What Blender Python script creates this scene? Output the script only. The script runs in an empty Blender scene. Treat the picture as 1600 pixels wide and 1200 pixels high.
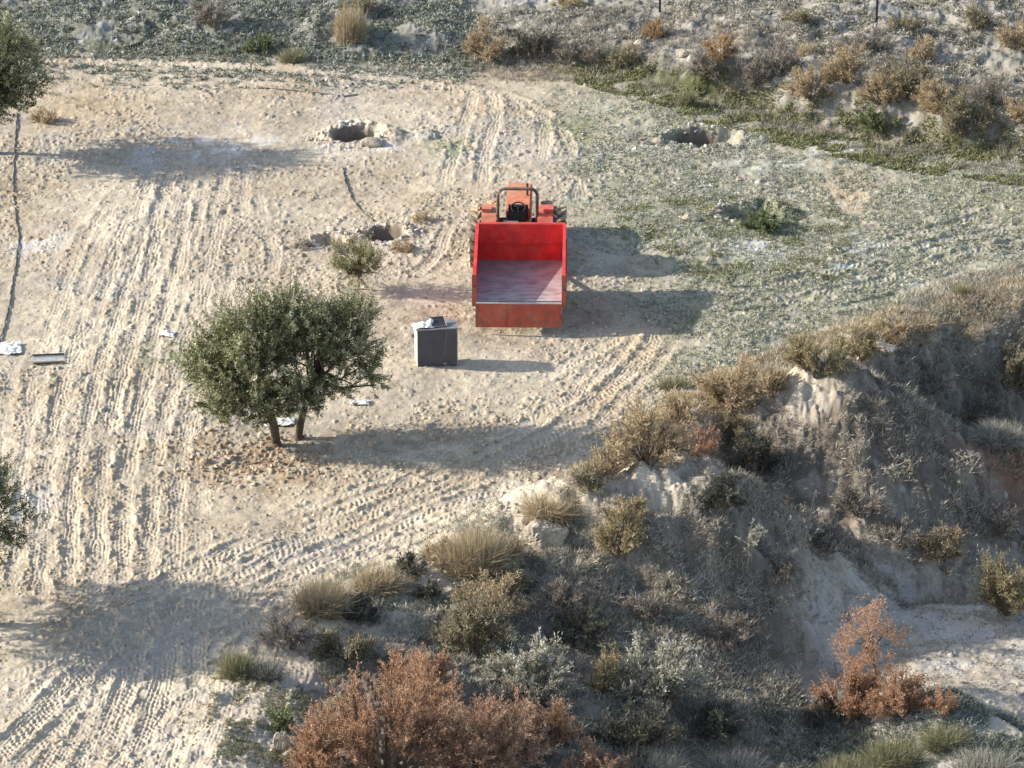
import bpy, bmesh, math, random
import numpy as np
from mathutils import Vector, Matrix
random.seed(7)
SC = bpy.context.scene
# ------------------------------------------------------------------ camera, sky, sun, exposure
DIST, PITCH, HFOV = 87.0, math.radians(22.5), math.radians(15.0)
CAM = np.array([0.0, -DIST*math.cos(PITCH), DIST*math.sin(PITCH)])
cd = bpy.data.cameras.new('camera'); cam = bpy.data.objects.new('camera', cd); SC.collection.objects.link(cam)
cam.location = CAM; cam.rotation_euler = (math.pi/2-PITCH, 0, 0)
cd.sensor_width = 36; cd.lens = 18/math.tan(HFOV/2); cd.clip_start = 1; cd.clip_end = 3000
SC.camera = cam
SUN_EL = math.radians(24.5); SUN_AZ = math.radians(4)      # sun at the left, a little behind the field
sun_dir = Vector((-math.cos(SUN_AZ)*math.cos(SUN_EL), math.sin(SUN_AZ)*math.cos(SUN_EL), math.sin(SUN_EL)))
w = bpy.data.worlds.new('World'); SC.world = w; w.use_nodes = True
nt = w.node_tree
bg = nt.nodes['Background']; bg.inputs[1].default_value = 0.15
sky = nt.nodes.new('ShaderNodeTexSky'); sky.sky_type = 'NISHITA'; sky.sun_disc = False
sky.sun_elevation = SUN_EL; sky.sun_rotation = math.atan2(sun_dir.x, sun_dir.y)
sky.altitude = 300; sky.air_density = 1.0; sky.dust_density = 1.5
hs = nt.nodes.new('ShaderNodeHueSaturation'); hs.inputs['Saturation'].default_value = .85
nt.links.new(sky.outputs[0], hs.inputs['Color']); nt.links.new(hs.outputs[0], bg.inputs[0])
ld = bpy.data.lights.new('sun', 'SUN'); ld.energy = 5.0; ld.angle = math.radians(0.55); ld.color = (1.0, 0.92, 0.80)
lo = bpy.data.objects.new('sun', ld); SC.collection.objects.link(lo)
lo.rotation_euler = sun_dir.to_track_quat('Z', 'Y').to_euler(); lo.location = (-40, 10, 40)
vs = SC.view_settings
vs.view_transform = 'Standard'; vs.look = 'None'; vs.gamma = 1; vs.exposure = 0.9
SC.cycles.max_bounces = 5; SC.cycles.diffuse_bounces = 3; SC.cycles.transparent_max_bounces = 4

# ------------------------------------------------------------------ noise
def h2(ix, iy, seed):
    h = (ix.astype(np.int64)*374761393 + iy.astype(np.int64)*668265263 + seed*1442695041) & 0xFFFFFFFF
    h = ((h ^ (h >> 13))*1274126177) & 0xFFFFFFFF
    h = ((h ^ (h >> 16))*2246822519) & 0xFFFFFFFF
    return ((h ^ (h >> 15)) & 0xFFFFFF)/float(0xFFFFFF)
def vn(x, y, seed):
    ix = np.floor(x); iy = np.floor(y); fx = x-ix; fy = y-iy
    fx = fx*fx*(3-2*fx); fy = fy*fy*(3-2*fy)
    ix = ix.astype(np.int64); iy = iy.astype(np.int64)
    a = h2(ix, iy, seed); b = h2(ix+1, iy, seed); c = h2(ix, iy+1, seed); d = h2(ix+1, iy+1, seed)
    return (a+(b-a)*fx)*(1-fy)+(c+(d-c)*fx)*fy
def fbm(x, y, seed, o=4, g=0.5):                       # about -1..1
    s = np.zeros_like(x); a = 1.0; t = 0
    for k in range(o):
        ca, sa = math.cos(k*1.1), math.sin(k*1.1)
        s += a*(2*vn(x*ca-y*sa+k*17.3, x*sa+y*ca-k*9.1, seed+k)-1); t += a; a *= g; x = x*2.03; y = y*2.03
    return s/t*1.5
def cells(x, y, size, seed, prob, rmin=.25, rmax=.55):  # lumps: height 0..1
    gx = np.floor(x/size); gy = np.floor(y/size); out = np.zeros_like(x)
    for dx in (-1, 0, 1):
        for dy in (-1, 0, 1):
            cx = (gx+dx).astype(np.int64); cy = (gy+dy).astype(np.int64)
            px = (cx+h2(cx, cy, seed))*size; py = (cy+h2(cx, cy, seed+1))*size
            r = (rmin+(rmax-rmin)*h2(cx, cy, seed+2)**2)*size
            an = h2(cx, cy, seed+5)*3.14; ca = np.cos(an); sa = np.sin(an)
            ux = (x-px)*ca+(y-py)*sa; uy = (-(x-px)*sa+(y-py)*ca)*1.45
            q = 1-(ux*ux+uy*uy)/(r*r)
            on = h2(cx, cy, seed+3) < prob
            out = np.maximum(out, np.where(on & (q > 0), np.minimum(q*1.8, 1)*r/(rmax*size)*(.6+.4*h2(cx, cy, seed+4)), 0))
    return out
def sstep(a, b, x):
    t = np.clip((x-a)/(b-a), 0, 1); return t*t*(3-2*t)

# ------------------------------------------------------------------ photograph pixel (1600 x 1200) -> point at height z
FPX = 800/math.tan(HFOV/2)
def ray(px, py):
    return np.array([(px-800)/FPX, math.cos(PITCH)+(600-py)/FPX*math.sin(PITCH), -math.sin(PITCH)+(600-py)/FPX*math.cos(PITCH)])
def P(px, py, z=0.0):
    d = ray(px, py); t = (z-CAM[2])/d[2]; return CAM+t*d
def W(pts, z=0.0): return np.array([P(a, b, z)[:2] for a, b in pts])

def polydist(x, y, pts):
    """distance, signed side (+ right of travel), arc length to a polyline"""
    best = np.full(x.shape, 1e9); side = np.zeros_like(x); arc = np.zeros_like(x); acc = 0.0
    for (ax, ay), (bx, by) in zip(pts[:-1], pts[1:]):
        ex, ey = bx-ax, by-ay; L = math.hypot(ex, ey)
        t = np.clip(((x-ax)*ex+(y-ay)*ey)/(L*L), 0, 1)
        dx = x-(ax+t*ex); dy = y-(ay+t*ey); d = np.hypot(dx, dy)
        m = d < best
        best = np.where(m, d, best); side = np.where(m, np.sign((x-ax)*ey-(y-ay)*ex), side); arc = np.where(m, acc+t*L, arc); acc += L
    return best, side, arc
def blob(x, y, px, py, rx, ry, z=0.0):
    c = P(px, py, z); return np.exp(-(((x-c[0])/rx)**2+((y-c[1])/ry)**2))

# ------------------------------------------------------------------ terrain
CREST = W([(200, 1700), (330, 1330), (395, 1150), (432, 1040), (540, 985), (640, 925), (800, 850), (915, 785), (1045, 735),
           (1095, 665), (1190, 622), (1310, 575), (1390, 530), (1490, 500), (1620, 468), (1900, 420), (2400, 340)])
BANK = W([(-900, 62), (0, 72), (200, 86), (450, 96), (720, 102), (960, 116), (1100, 158), (1250, 196), (1400, 222), (1600, 258), (1900, 300), (2500, 360)])
_ca = np.concatenate([[0], np.cumsum(np.hypot(*np.diff(CREST, axis=0).T))])
C_A0, C_A1 = _ca[6], _ca[8]+.3
def ridge(x, y, pts3, slope, wid):
    """height of a spur whose top runs through pts3"""
    out = np.full(x.shape, -99.0)
    for (a, b) in zip(pts3[:-1], pts3[1:]):
        ex, ey = b[0]-a[0], b[1]-a[1]; L2 = ex*ex+ey*ey
        t = np.clip(((x-a[0])*ex+(y-a[1])*ey)/L2, 0, 1)
        d = np.hypot(x-(a[0]+t*ex), y-(a[1]+t*ey))
        out = np.maximum(out, a[2]+t*(b[2]-a[2])-slope*np.maximum(np.sqrt(d*d+.12)-wid, 0))
    return out
SPUR_B = [P(900, 812, .1), P(985, 775, .65), P(1062, 735, 1.1), P(1120, 795, -.2), P(1185, 905, -1.9), P(1225, 985, -2.8)]
SPUR_A = [P(1205, 628, .2), P(1255, 598, .75), P(1312, 572, 1.1), P(1375, 620, 0), P(1440, 700, -1.2), P(1480, 760, -2.2)]
PITS = [(552, 214, .56, .8, .15), (1092, 216, .54, .7, .10), (602, 368, .40, .42, .10), (516, 376, .34, .28, .08), (1165, 338, .50, .28, .20)]
TRACKS = [  # (pixel polyline, width m, depth m)
    ([(58, 930), (70, 740), (108, 570), (168, 420), (232, 280)], .36, .055),
    ([(108, 950), (116, 760), (150, 600), (200, 450), (245, 340), (268, 270)], .34, .045),
    ([(150, 930), (152, 760), (185, 600), (228, 440), (262, 290)], .36, .06),
    ([(190, 930), (192, 760), (225, 600), (275, 440), (305, 300)], .36, .05),
    ([(232, 910), (240, 740), (268, 620), (318, 470), (345, 330), (350, 270)], .36, .05),
    ([(30, 900), (34, 740), (60, 560), (120, 400), (190, 300)], .32, .035),
    ([(270, 900), (275, 760), (300, 620)], .32, .035),
    ([(180, 960), (285, 895), (380, 850), (500, 800), (640, 750)], .50, .08),
    ([(250, 960), (330, 915), (460, 850), (600, 790), (760, 728), (890, 660), (985, 575), (1030, 520)], .46, .07),
    ([(300, 990), (380, 935), (500, 875), (640, 812), (790, 755)], .44, .07),
    ([(330, 1060), (410, 985), (520, 900), (680, 830), (840, 765)], .40, .05),
    ([(-40, 1210), (60, 1110), (140, 1030), (260, 950), (420, 885)], .50, .08),
    ([(50, 1230), (105, 1130), (140, 1040), (170, 970)], .42, .07),
    ([(110, 1230), (165, 1140), (200, 1060), (215, 960)], .42, .07),
    ([(190, 1230), (235, 1130), (262, 1050), (270, 940)], .42, .07),
    ([(260, 1230), (290, 1150), (315, 1060), (330, 1010)], .40, .06),
    ([(0, 1060), (130, 1000), (300, 960), (420, 960)], .40, .05),
    ([(692, 330), (700, 270), (722, 210), (740, 150)], .36, .06),
    ([(752, 300), (758, 240), (775, 190), (770, 150), (660, 125), (480, 115)], .42, .06),
    ([(838, 290), (850, 230), (850, 180), (790, 150), (640, 128), (420, 108), (120, 98)], .42, .06),
    ([(902, 330), (905, 270), (880, 210), (800, 165)], .36, .05),
    ([(420, 470), (430, 400), (410, 340), (400, 300)], .36, .03),
    ([(1040, 470), (1200, 450), (1340, 415), (1450, 380), (1600, 350)], .36, .11),
    ([(1060, 490), (1240, 470), (1400, 430), (1500, 395), (1650, 360)], .36, .11),
    ([(1130, 420), (1280, 405), (1400, 375), (1560, 325)], .34, .09),
    ([(1180, 500), (1330, 480), (1460, 440), (1620, 395)], .34, .05),
    ([(1280, 270), (1330, 330), (1340, 300)], .5, .04),
    ([(700, 660), (790, 620), (900, 560), (960, 530)], .40, .05),
    ([(930, 560), (900, 620), (830, 660), (700, 700)], .46, .05),
    ([(640, 440), (680, 400), (710, 340)], .36, .05),
]
TRACKW = [(W(p), wd, dp) for p, wd, dp in TRACKS]
for p, wd, dp in TRACKS[:17]:                            # fainter passes beside the main ones
    q = W(p); nrm = np.gradient(q, axis=0); nrm = np.stack([nrm[:, 1], -nrm[:, 0]], 1)/np.linalg.norm(nrm, axis=1, keepdims=True)
    TRACKW.append((q+nrm*.52+.05, .30, dp*.6)); TRACKW.append((q-nrm*.47-.03, .26, dp*.5))

def masks(x, y):
    d, s, a = polydist(x, y, CREST); sg = d*s                     # + on the gully side
    bd, bs, ba = polydist(x, y, BANK); bk = -bd*bs                # + beyond the bank line
    return sg, a, bk
def shape(x, y):
    """large form of the land"""
    sg, a, bk = masks(x, y)
    n1 = fbm(x/5.0, y/5.0, 11, 3); n2 = fbm(x/1.3, y/1.3, 21, 4); n3 = fbm(x/.45, y/.45, 31, 3)
    z = .10*n1+.035*n2
    sgw = sg+.5*fbm(x/1.6, y/1.6, 41, 3)
    a_ = a
    soft = sstep(C_A1, C_A0, a)                                    # the near end of the gully slopes gently
    drop = sstep(-.15, 3.1+7.5*soft, sgw)
    fl = -2.7+.3*soft+.85*sstep(4.2, 7.2, x+.2*y+1)*sstep(-5.2, -8.2, y)+.16*fbm(x/2.5, y/2.5, 51, 3)
    z = z*(1-drop)+fl*drop
    z += .16*np.exp(-((sg+.4)/.8)**2)*(1+n2)                       # loose lip
    slope = np.exp(-((sg-1.7)/1.5)**2)
    z += slope*(1-.6*soft)*(.30*n2+.14*n3)
    sl_ = sstep(.1, .7, sg)*sstep(4.6, 3.0, sg)*(1-.5*soft)
    rill = np.abs(fbm(a_/.55+.4*n2, sg/2.2, 57, 3)); z -= sl_*.17*np.clip(.30-rill, 0, 1)/.30*(.5+n1*.5)*np.clip(.6+n3, 0, 1.4)
    z += sl_*(.13*np.abs(n3)-.06+.075*fbm(x/.17, y/.17, 58, 3))
    for R, sl, wd_ in ((SPUR_B, .85, .85), (SPUR_A, .85, .5)):
        r = ridge(x, y, R, sl, wd_)+.18*n2+.13*n3-.07*np.clip(.3-np.abs(fbm(x/.5+y*.3, y/1.5, 59, 3)), 0, 1)/.3
        k = .18; m = np.clip((r-z)/k*.5+.5, 0, 1)
        z = z+(r-z)*m+k*m*(1-m)*.5
    # cut bank at the right and low mounds in the gully foreground
    z += 1.1*blob(x, y, 1640, 760, 2.2, 1.0, -2)+.55*blob(x, y, 1440, 1185, 1.5, 1.3, -2.6)+.5*blob(x, y, 1650, 540, 1.6, 1.6, -.8)
    z += .5*blob(x, y, 880, 1010, 2.2, 1.4, -2.5)+.35*blob(x, y, 850, 850, .9, .7, -.4)
    hb = np.interp(x, [-18, -6, -1, 3, 8, 14, 20], [.55, .55, .5, .62, .95, 1.0, 1.0])
    tw = np.interp(x, [-18, -3, 2, 20], [3.0, 2.4, 1.3, 1.4])
    up = sstep(0, 1, (bk+.35*n2)/tw)
    z += hb*up*(1+.22*n2)+np.clip(bk-1.5, 0, 60)*.035
    for (px, py, r, dp, rim) in PITS:
        c = P(px, py); q = np.hypot((x-c[0])*.78, (y-c[1])*1.08)/r*(1+.35*n2+.22*n3)
        z += -dp*np.exp(-(q*1.02)**7)+rim*np.exp(-((q-1.40)/.38)**2)*(1+.35*n3)*(.62+.38*np.clip((y-c[1])/r, -1, 1)+.25*np.clip((x-c[0])/r, -1, 1))
    return z, sg, bk, n1, n2, n3

def terrain(x, y, full=True):
    z, sg, bk, n1, n2, n3 = shape(x, y)
    if not full: return z
    field = sstep(.3, -.4, sg)*sstep(.5, -.3, bk)
    gully = sstep(-.2, .8, sg)
    zone = vn(x/2.6, y/2.6, 61)*.6+vn(x/.9, y/.9, 62)*.4
    right = right_mask(x, y)*field
    smooth = np.zeros_like(x); tz = np.zeros_like(x); churn = np.zeros_like(x)
    for pts, wd, dp in TRACKW:
        lo_, hi_ = pts.min(0)-1, pts.max(0)+1
        ii = np.nonzero((x > lo_[0]) & (x < hi_[0]) & (y > lo_[1]) & (y < hi_[1]))[0]
        if len(ii) == 0: continue
        xs, ys = x[ii], y[ii]
        d, s, a = polydist(xs, ys, pts)
        d = d+.05*fbm(xs/.5, ys/.5, 71, 2)
        fade = np.clip((vn(a/1.3, a*0+wd*91+dp*77+pts[0][0], 73)-.16)*3.2, 0, 1)*sstep(0, .8, a)
        inn = sstep(wd*.56, wd*.40, d)
        bar = np.where(np.sin((a+np.abs(d)*1.0)*2*math.pi/.165+s*1.3+2.2*fbm(xs/.5, ys/.5, 75, 2)) > .1, 1.0, 0.0)*np.where(vn(xs/.22, ys/.22, 76) > .34, 1, 0)
        edge = np.exp(-((d-wd*.60)/.09)**2)*(.5+1.3*vn(xs/.14, ys/.14, 74))
        tz[ii] += fade*dp*.72*(-.30*inn+inn*bar*.36+.16*inn*np.cos(d*2*math.pi/.085)+.34*edge*np.where(vn(xs/.3, ys/.3, 78) > .4, 1.2, .25))
        smooth[ii] = np.maximum(smooth[ii], inn*fade)
        churn[ii] = np.maximum(churn[ii], np.exp(-((d-wd*.8)/.28)**2)*fade)
    calm = sstep(.60, .72, vn(x/1.9+7, y/1.9, 64)*.75+.25*vn(x/.5, y/.5, 65))
    for px, py, rx, ry in ((400, 775, 1.7, 1.1), (770, 590, 1.9, 1.3), (340, 118, 3.2, 1.0), (832, 245, .45, 2.2), (150, 300, .9, 1.6), (560, 640, 1.2, .8), (470, 330, 1.1, 1.0), (800, 150, 1.5, .6)):
        calm = np.maximum(calm, .95*np.clip(1.5*blob(x, y, px, py, rx, ry)*(.6+.8*vn(x/.6, y/.6, 66)), 0, 1))
    lump = np.clip(.10+.60*sstep(.42, .70, zone)+.55*churn+.12*right, 0, .9)*(1-.9*smooth)*(1-.85*calm)
    lump = np.where(field > .5, lump, np.where(sg > 2.8, .18, .5))
    rx = np.zeros_like(x)
    for (px, py, r, dp, rim) in PITS:
        c = P(px, py); q = np.hypot(x-c[0], y-c[1])/r; rx = np.maximum(rx, np.exp(-((q-1.5)/.6)**2)*(r > .3))
    base = P(405, 715); tb = np.exp(-(((x-base[0])/1.5)**2+((y-base[1])/1.4)**2))
    lump = np.clip(np.maximum(lump, .75*np.maximum(rx, tb)), 0, .95)
    rx = rx*.6
    c1 = cells(x, y, .30, 81, lump*.55); c2 = cells(x, y, .16, 86, lump); c3 = cells(x+3, y, .09, 91, np.clip(lump*1.1+.1, 0, .95))
    amp = np.where(field > .5, 1.0, 1.0)*(1+.9*rx+.4*tb)
    cl = .050*c1+.040*c2+.024*c3
    z = z+tz*field+cl*amp+.012*fbm(x/.18, y/.18, 95, 3)+gully*(.05*n3+.045*fbm(x/.2, y/.2, 96, 3))*(1-.7*sstep(2.6, 3.8, sg))+.02*right*fbm(x/.3, y/.3, 97, 3)
    z += .05*sstep(0, .5, bk)*fbm(x/.35, y/.35, 98, 3)
    return z, dict(sg=sg, bk=bk, n1=n1, n2=n2, n3=n3, field=field, gully=gully, zone=zone, right=right, smooth=smooth, churn=churn, cl=cl, c1=c1, c2=c2, c3=c3, rx=rx, tb=tb, calm=calm)
RLINE = W([(860, 60), (890, 200), (930, 330), (955, 430), (1010, 510), (1040, 590), (980, 660), (900, 760)])
def right_mask(x, y):
    xr = np.interp(y, RLINE[::-1, 1], RLINE[::-1, 0])
    return sstep(-1.5, 2.3, x-xr+1.0*fbm(x/1.2, y/1.2, 99, 3))
def TZ(x, y): return float(terrain(np.array([x], float), np.array([y], float), False)[0])
def TZD(x, y): return terrain(np.asarray(x, float), np.asarray(y, float))[0]
_T = np.linspace(CAM[2]-2.6, CAM[2]+4.2, 500)
def G(px, py):
    """first point of the land under a pixel of the photograph"""
    d = ray(px, py); t = _T/-d[2]
    x = CAM[0]+t*d[0]; y = CAM[1]+t*d[1]; z = CAM[2]+t*d[2]
    k = np.nonzero(z <= shape(x, y)[0])[0]
    k = k[0] if len(k) else len(t)-1
    return Vector((x[k], y[k], z[k]))

# ------------------------------------------------------------------ mesh and material helpers
COL = SC.collection
def np_mesh(name, verts, quads, mat, tone=None, parent=None, smooth=False, color=None):
    me = bpy.data.meshes.new(name); verts = np.asarray(verts, np.float32); quads = np.asarray(quads, np.int32)
    k = quads.shape[1]
    me.vertices.add(len(verts)); me.vertices.foreach_set('co', verts.ravel())
    me.loops.add(quads.size); me.loops.foreach_set('vertex_index', quads.ravel())
    me.polygons.add(len(quads)); me.polygons.foreach_set('loop_start', np.arange(0, quads.size, k, dtype=np.int32))
    me.polygons.foreach_set('use_smooth', np.full(len(quads), smooth))
    me.update(calc_edges=True)
    if tone is not None:
        at = me.attributes.new('tone', 'FLOAT', 'POINT'); at.data.foreach_set('value', np.asarray(tone, np.float32))
    if color is not None:
        at = me.attributes.new('soil', 'FLOAT_COLOR', 'POINT'); at.data.foreach_set('color', np.asarray(color, np.float32).ravel())
    if mat: me.materials.append(mat)
    o = bpy.data.objects.new(name, me); COL.objects.link(o)
    if parent: o.parent = parent
    return o
def bm_obj(name, bm, mat, parent=None, bevel=0.0, smooth=False):
    if bevel:
        bmesh.ops.bevel(bm, geom=[e for e in bm.edges if len(e.link_faces) == 2 and e.calc_face_angle(0) > .5], offset=bevel, segments=2, affect='EDGES', clamp_overlap=True)
    me = bpy.data.meshes.new(name); bm.to_mesh(me); bm.free()
    for p in me.polygons: p.use_smooth = smooth
    me.materials.append(mat); o = bpy.data.objects.new(name, me); COL.objects.link(o)
    if parent: o.parent = parent
    return o
def box(bm, x0, x1, y0, y1, z0, z1, M=None):
    vs_ = [bm.verts.new((x, y, z)) for x in (x0, x1) for y in (y0, y1) for z in (z0, z1)]
    for f in ((0, 1, 3, 2), (4, 6, 7, 5), (0, 4, 5, 1), (2, 3, 7, 6), (0, 2, 6, 4), (1, 5, 7, 3)): bm.faces.new([vs_[i] for i in f])
    if M is not None: bmesh.ops.transform(bm, matrix=M, verts=vs_)
    return vs_
def prism(bm, prof, x0, x1, axis='x'):
    """closed profile [(y,z)] extruded along x"""
    a = [bm.verts.new((x0, p[0], p[1])) for p in prof]; b = [bm.verts.new((x1, p[0], p[1])) for p in prof]
    n = len(prof)
    bm.faces.new(a[::-1]); bm.faces.new(b)
    for i in range(n): bm.faces.new([a[i], a[(i+1) % n], b[(i+1) % n], b[i]])
    bmesh.ops.recalc_face_normals(bm, faces=bm.faces[:])
def tube(bm, pts, r, n=8, r1=None, cap=True):
    pts = [Vector(p) for p in pts]; rings = []; N = len(pts)
    for i, p in enumerate(pts):
        t = (pts[min(i+1, N-1)]-pts[max(i-1, 0)]).normalized()
        u = t.cross(Vector((0, 0, 1)) if abs(t.z) < .9 else Vector((1, 0, 0))).normalized(); v = t.cross(u)
        rr = r if r1 is None else r+(r1-r)*i/(N-1)
        rings.append([bm.verts.new(p+rr*(u*math.cos(k*2*math.pi/n)+v*math.sin(k*2*math.pi/n))) for k in range(n)])
    for a, b in zip(rings[:-1], rings[1:]):
        for k in range(n): bm.faces.new([a[k], a[(k+1) % n], b[(k+1) % n], b[k]])
    if cap: bm.faces.new(rings[0][::-1]); bm.faces.new(rings[-1])
def lathe_x(bm, prof, cx, cy, cz, n=36):
    """profile [(x, radius)] turned about the x axis; closed loop"""
    rings = [[bm.verts.new((cx+px, cy+r*math.cos(k*2*math.pi/n), cz+r*math.sin(k*2*math.pi/n))) for k in range(n)] for px, r in prof]
    m = len(prof)
    for i in range(m):
        a, b = rings[i], rings[(i+1) % m]
        for k in range(n): bm.faces.new([a[k], a[(k+1) % n], b[(k+1) % n], b[k]])
    bmesh.ops.recalc_face_normals(bm, faces=bm.faces[:])
def tag(o, label=None, cat=None, group=None, kind=None):
    if label: o['label'] = label
    if cat: o['category'] = cat
    if group: o['group'] = group
    if kind: o['kind'] = kind
    return o
def empty(name, loc, rz=0.0):
    o = bpy.data.objects.new(name, None); COL.objects.link(o); o.location = loc; o.rotation_euler = (0, 0, rz); o.empty_display_size = .2
    return o
def mat(name, col, rough=.7, metal=0.0, spec=.3, vary=.25, scale=6.0, col2=None, bump=0.0, mix_lo=.42, mix_hi=.62, dust=0.0):
    m = bpy.data.materials.new(name); m.use_nodes = True; t = m.node_tree; b = t.nodes['Principled BSDF']
    b.inputs['Roughness'].default_value = rough; b.inputs['Metallic'].default_value = metal
    b.inputs['Specular IOR Level'].default_value = spec
    tc = t.nodes.new('ShaderNodeTexCoord'); n = t.nodes.new('ShaderNodeTexNoise'); n.inputs['Scale'].default_value = scale; n.inputs['Detail'].default_value = 6; n.inputs['Roughness'].default_value = .65
    t.links.new(tc.outputs['Object'], n.inputs['Vector'])
    r = t.nodes.new('ShaderNodeValToRGB')
    c2 = col2 or tuple(c*(1-vary) for c in col)
    r.color_ramp.elements[0].position = mix_lo; r.color_ramp.elements[0].color = (*c2, 1)
    r.color_ramp.elements[1].position = mix_hi; r.color_ramp.elements[1].color = (*col, 1)
    t.links.new(n.outputs['Fac'], r.inputs['Fac']); t.links.new(r.outputs['Color'], b.inputs['Base Color'])
    if dust:
        n2_ = t.nodes.new('ShaderNodeTexNoise'); n2_.inputs['Scale'].default_value = 2.3; n2_.inputs['Detail'].default_value = 9; n2_.inputs['Roughness'].default_value = .75
        t.links.new(tc.outputs['Object'], n2_.inputs['Vector'])
        mr_ = t.nodes.new('ShaderNodeMapRange'); mr_.inputs[1].default_value = .45; mr_.inputs[2].default_value = .70; mr_.inputs[4].default_value = dust
        t.links.new(n2_.outputs['Fac'], mr_.inputs[0]); mx_ = t.nodes.new('ShaderNodeMix'); mx_.data_type = 'RGBA'
        t.links.new(mr_.outputs[0], mx_.inputs[0]); t.links.new(r.outputs['Color'], mx_.inputs[6]); mx_.inputs[7].default_value = (.38, .30, .21, 1); t.links.new(mx_.outputs[2], b.inputs['Base Color'])
    if bump:
        bp = t.nodes.new('ShaderNodeBump'); bp.inputs['Strength'].default_value = bump; bp.inputs['Distance'].default_value = .02
        t.links.new(n.outputs['Fac'], bp.inputs['Height']); t.links.new(bp.outputs['Normal'], b.inputs['Normal'])
    return m
def leaf_mat(name, cols, rough=.6, trans=.25):
    """colour picked along a ramp by each leaf's own tone, with translucency"""
    m = bpy.data.materials.new(name); m.use_nodes = True; t = m.node_tree; b = t.nodes['Principled BSDF']
    b.inputs['Roughness'].default_value = rough; b.inputs['Specular IOR Level'].default_value = .25
    a = t.nodes.new('ShaderNodeAttribute'); a.attribute_name = 'tone'
    r = t.nodes.new('ShaderNodeValToRGB'); e = r.color_ramp.elements
    while len(e) < len(cols): e.new(.5)
    for i, c in enumerate(cols): e[i].position = i/(len(cols)-1); e[i].color = (*c, 1)
    t.links.new(a.outputs['Fac'], r.inputs['Fac']); t.links.new(r.outputs['Color'], b.inputs['Base Color'])
    if trans:
        tr = t.nodes.new('ShaderNodeBsdfTranslucent'); mx = t.nodes.new('ShaderNodeMixShader'); mx.inputs[0].default_value = trans
        t.links.new(r.outputs['Color'], tr.inputs['Color']); t.links.new(b.outputs[0], mx.inputs[1]); t.links.new(tr.outputs[0], mx.inputs[2])
        t.links.new(mx.outputs[0], t.nodes['Material Output'].inputs['Surface'])
    return m

# ------------------------------------------------------------------ the ground sheet
def build_ground():
    NU, NV = 1180, 1080
    u = np.concatenate([-np.geomspace(40, 1.16, 26)[:-1], np.linspace(-1.13, 1.13, NU), np.geomspace(1.16, 40, 26)[1:]])
    # rows: spacing grows with distance
    ang = np.linspace(math.radians(29.6), math.radians(16.35), NV)
    yf = (CAM[2]+.5)/np.tan(ang)
    v = np.concatenate([[10, 25, 40, 50, 56, 59.0], yf, yf[-1]+np.geomspace(.4, 900, 40)])
    U, V = np.meshgrid(u, v); X = (U*V*math.tan(HFOV/2)*1.06).ravel(); Y = (V+CAM[1]).ravel()
    z, k = terrain(X, Y)
    far = np.maximum(np.abs(X)-22, 0)+np.maximum(Y-36, 0)+np.maximum(-24-Y, 0)
    z = z+far*.0
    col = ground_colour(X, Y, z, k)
    nu, nv = len(u), len(v); i = np.arange(nu*nv).reshape(nv, nu)
    q = np.stack([i[:-1, :-1], i[:-1, 1:], i[1:, 1:], i[1:, :-1]], -1).reshape(-1, 4)
    m = bpy.data.materials.new('soil'); m.use_nodes = True; t = m.node_tree; b = t.nodes['Principled BSDF']
    b.inputs['Roughness'].default_value = .9; b.inputs['Specular IOR Level'].default_value = .1
    a = t.nodes.new('ShaderNodeAttribute'); a.attribute_name = 'soil'
    tc = t.nodes.new('ShaderNodeTexCoord'); n = t.nodes.new('ShaderNodeTexNoise'); n.inputs['Scale'].default_value = 22; n.inputs['Detail'].default_value = 5
    t.links.new(tc.outputs['Object'], n.inputs['Vector'])
    mr = t.nodes.new('ShaderNodeMapRange'); mr.inputs[1].default_value = .3; mr.inputs[2].default_value = .7; mr.inputs[3].default_value = .82; mr.inputs[4].default_value = 1.16
    t.links.new(n.outputs['Fac'], mr.inputs[0])
    mx = t.nodes.new('ShaderNodeMix'); mx.data_type = 'RGBA'; mx.blend_type = 'MULTIPLY'; mx.inputs[0].default_value = 1
    t.links.new(a.outputs['Color'], mx.inputs[6]); t.links.new(mr.outputs[0], mx.inputs[7]); t.links.new(mx.outputs[2], b.inputs['Base Color'])
    bp = t.nodes.new('ShaderNodeBump'); bp.inputs['Strength'].default_value = .5; bp.inputs['Distance'].default_value = .02
    t.links.new(n.outputs['Fac'], bp.inputs['Height']); t.links.new(bp.outputs['Normal'], b.inputs['Normal'])
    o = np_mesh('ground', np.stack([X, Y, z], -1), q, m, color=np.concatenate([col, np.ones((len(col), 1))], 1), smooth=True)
    tag(o, kind='structure'); o['label'] = 'sandy farm yard with tyre tracks, banks and a gully'
    return o
SAND = np.array([.405, .350, .270]); SAND2 = np.array([.33, .27, .19]); CLAY = np.array([.30, .225, .15]); FROST = np.array([.57, .565, .555])
GREY = np.array([.36, .34, .315]); WEED = np.array([.19, .20, .11]); GULLY = np.array([.135, .115, .095]); RUST = np.array([.26, .165, .10]); PALE = np.array([.49, .425, .325])
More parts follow.
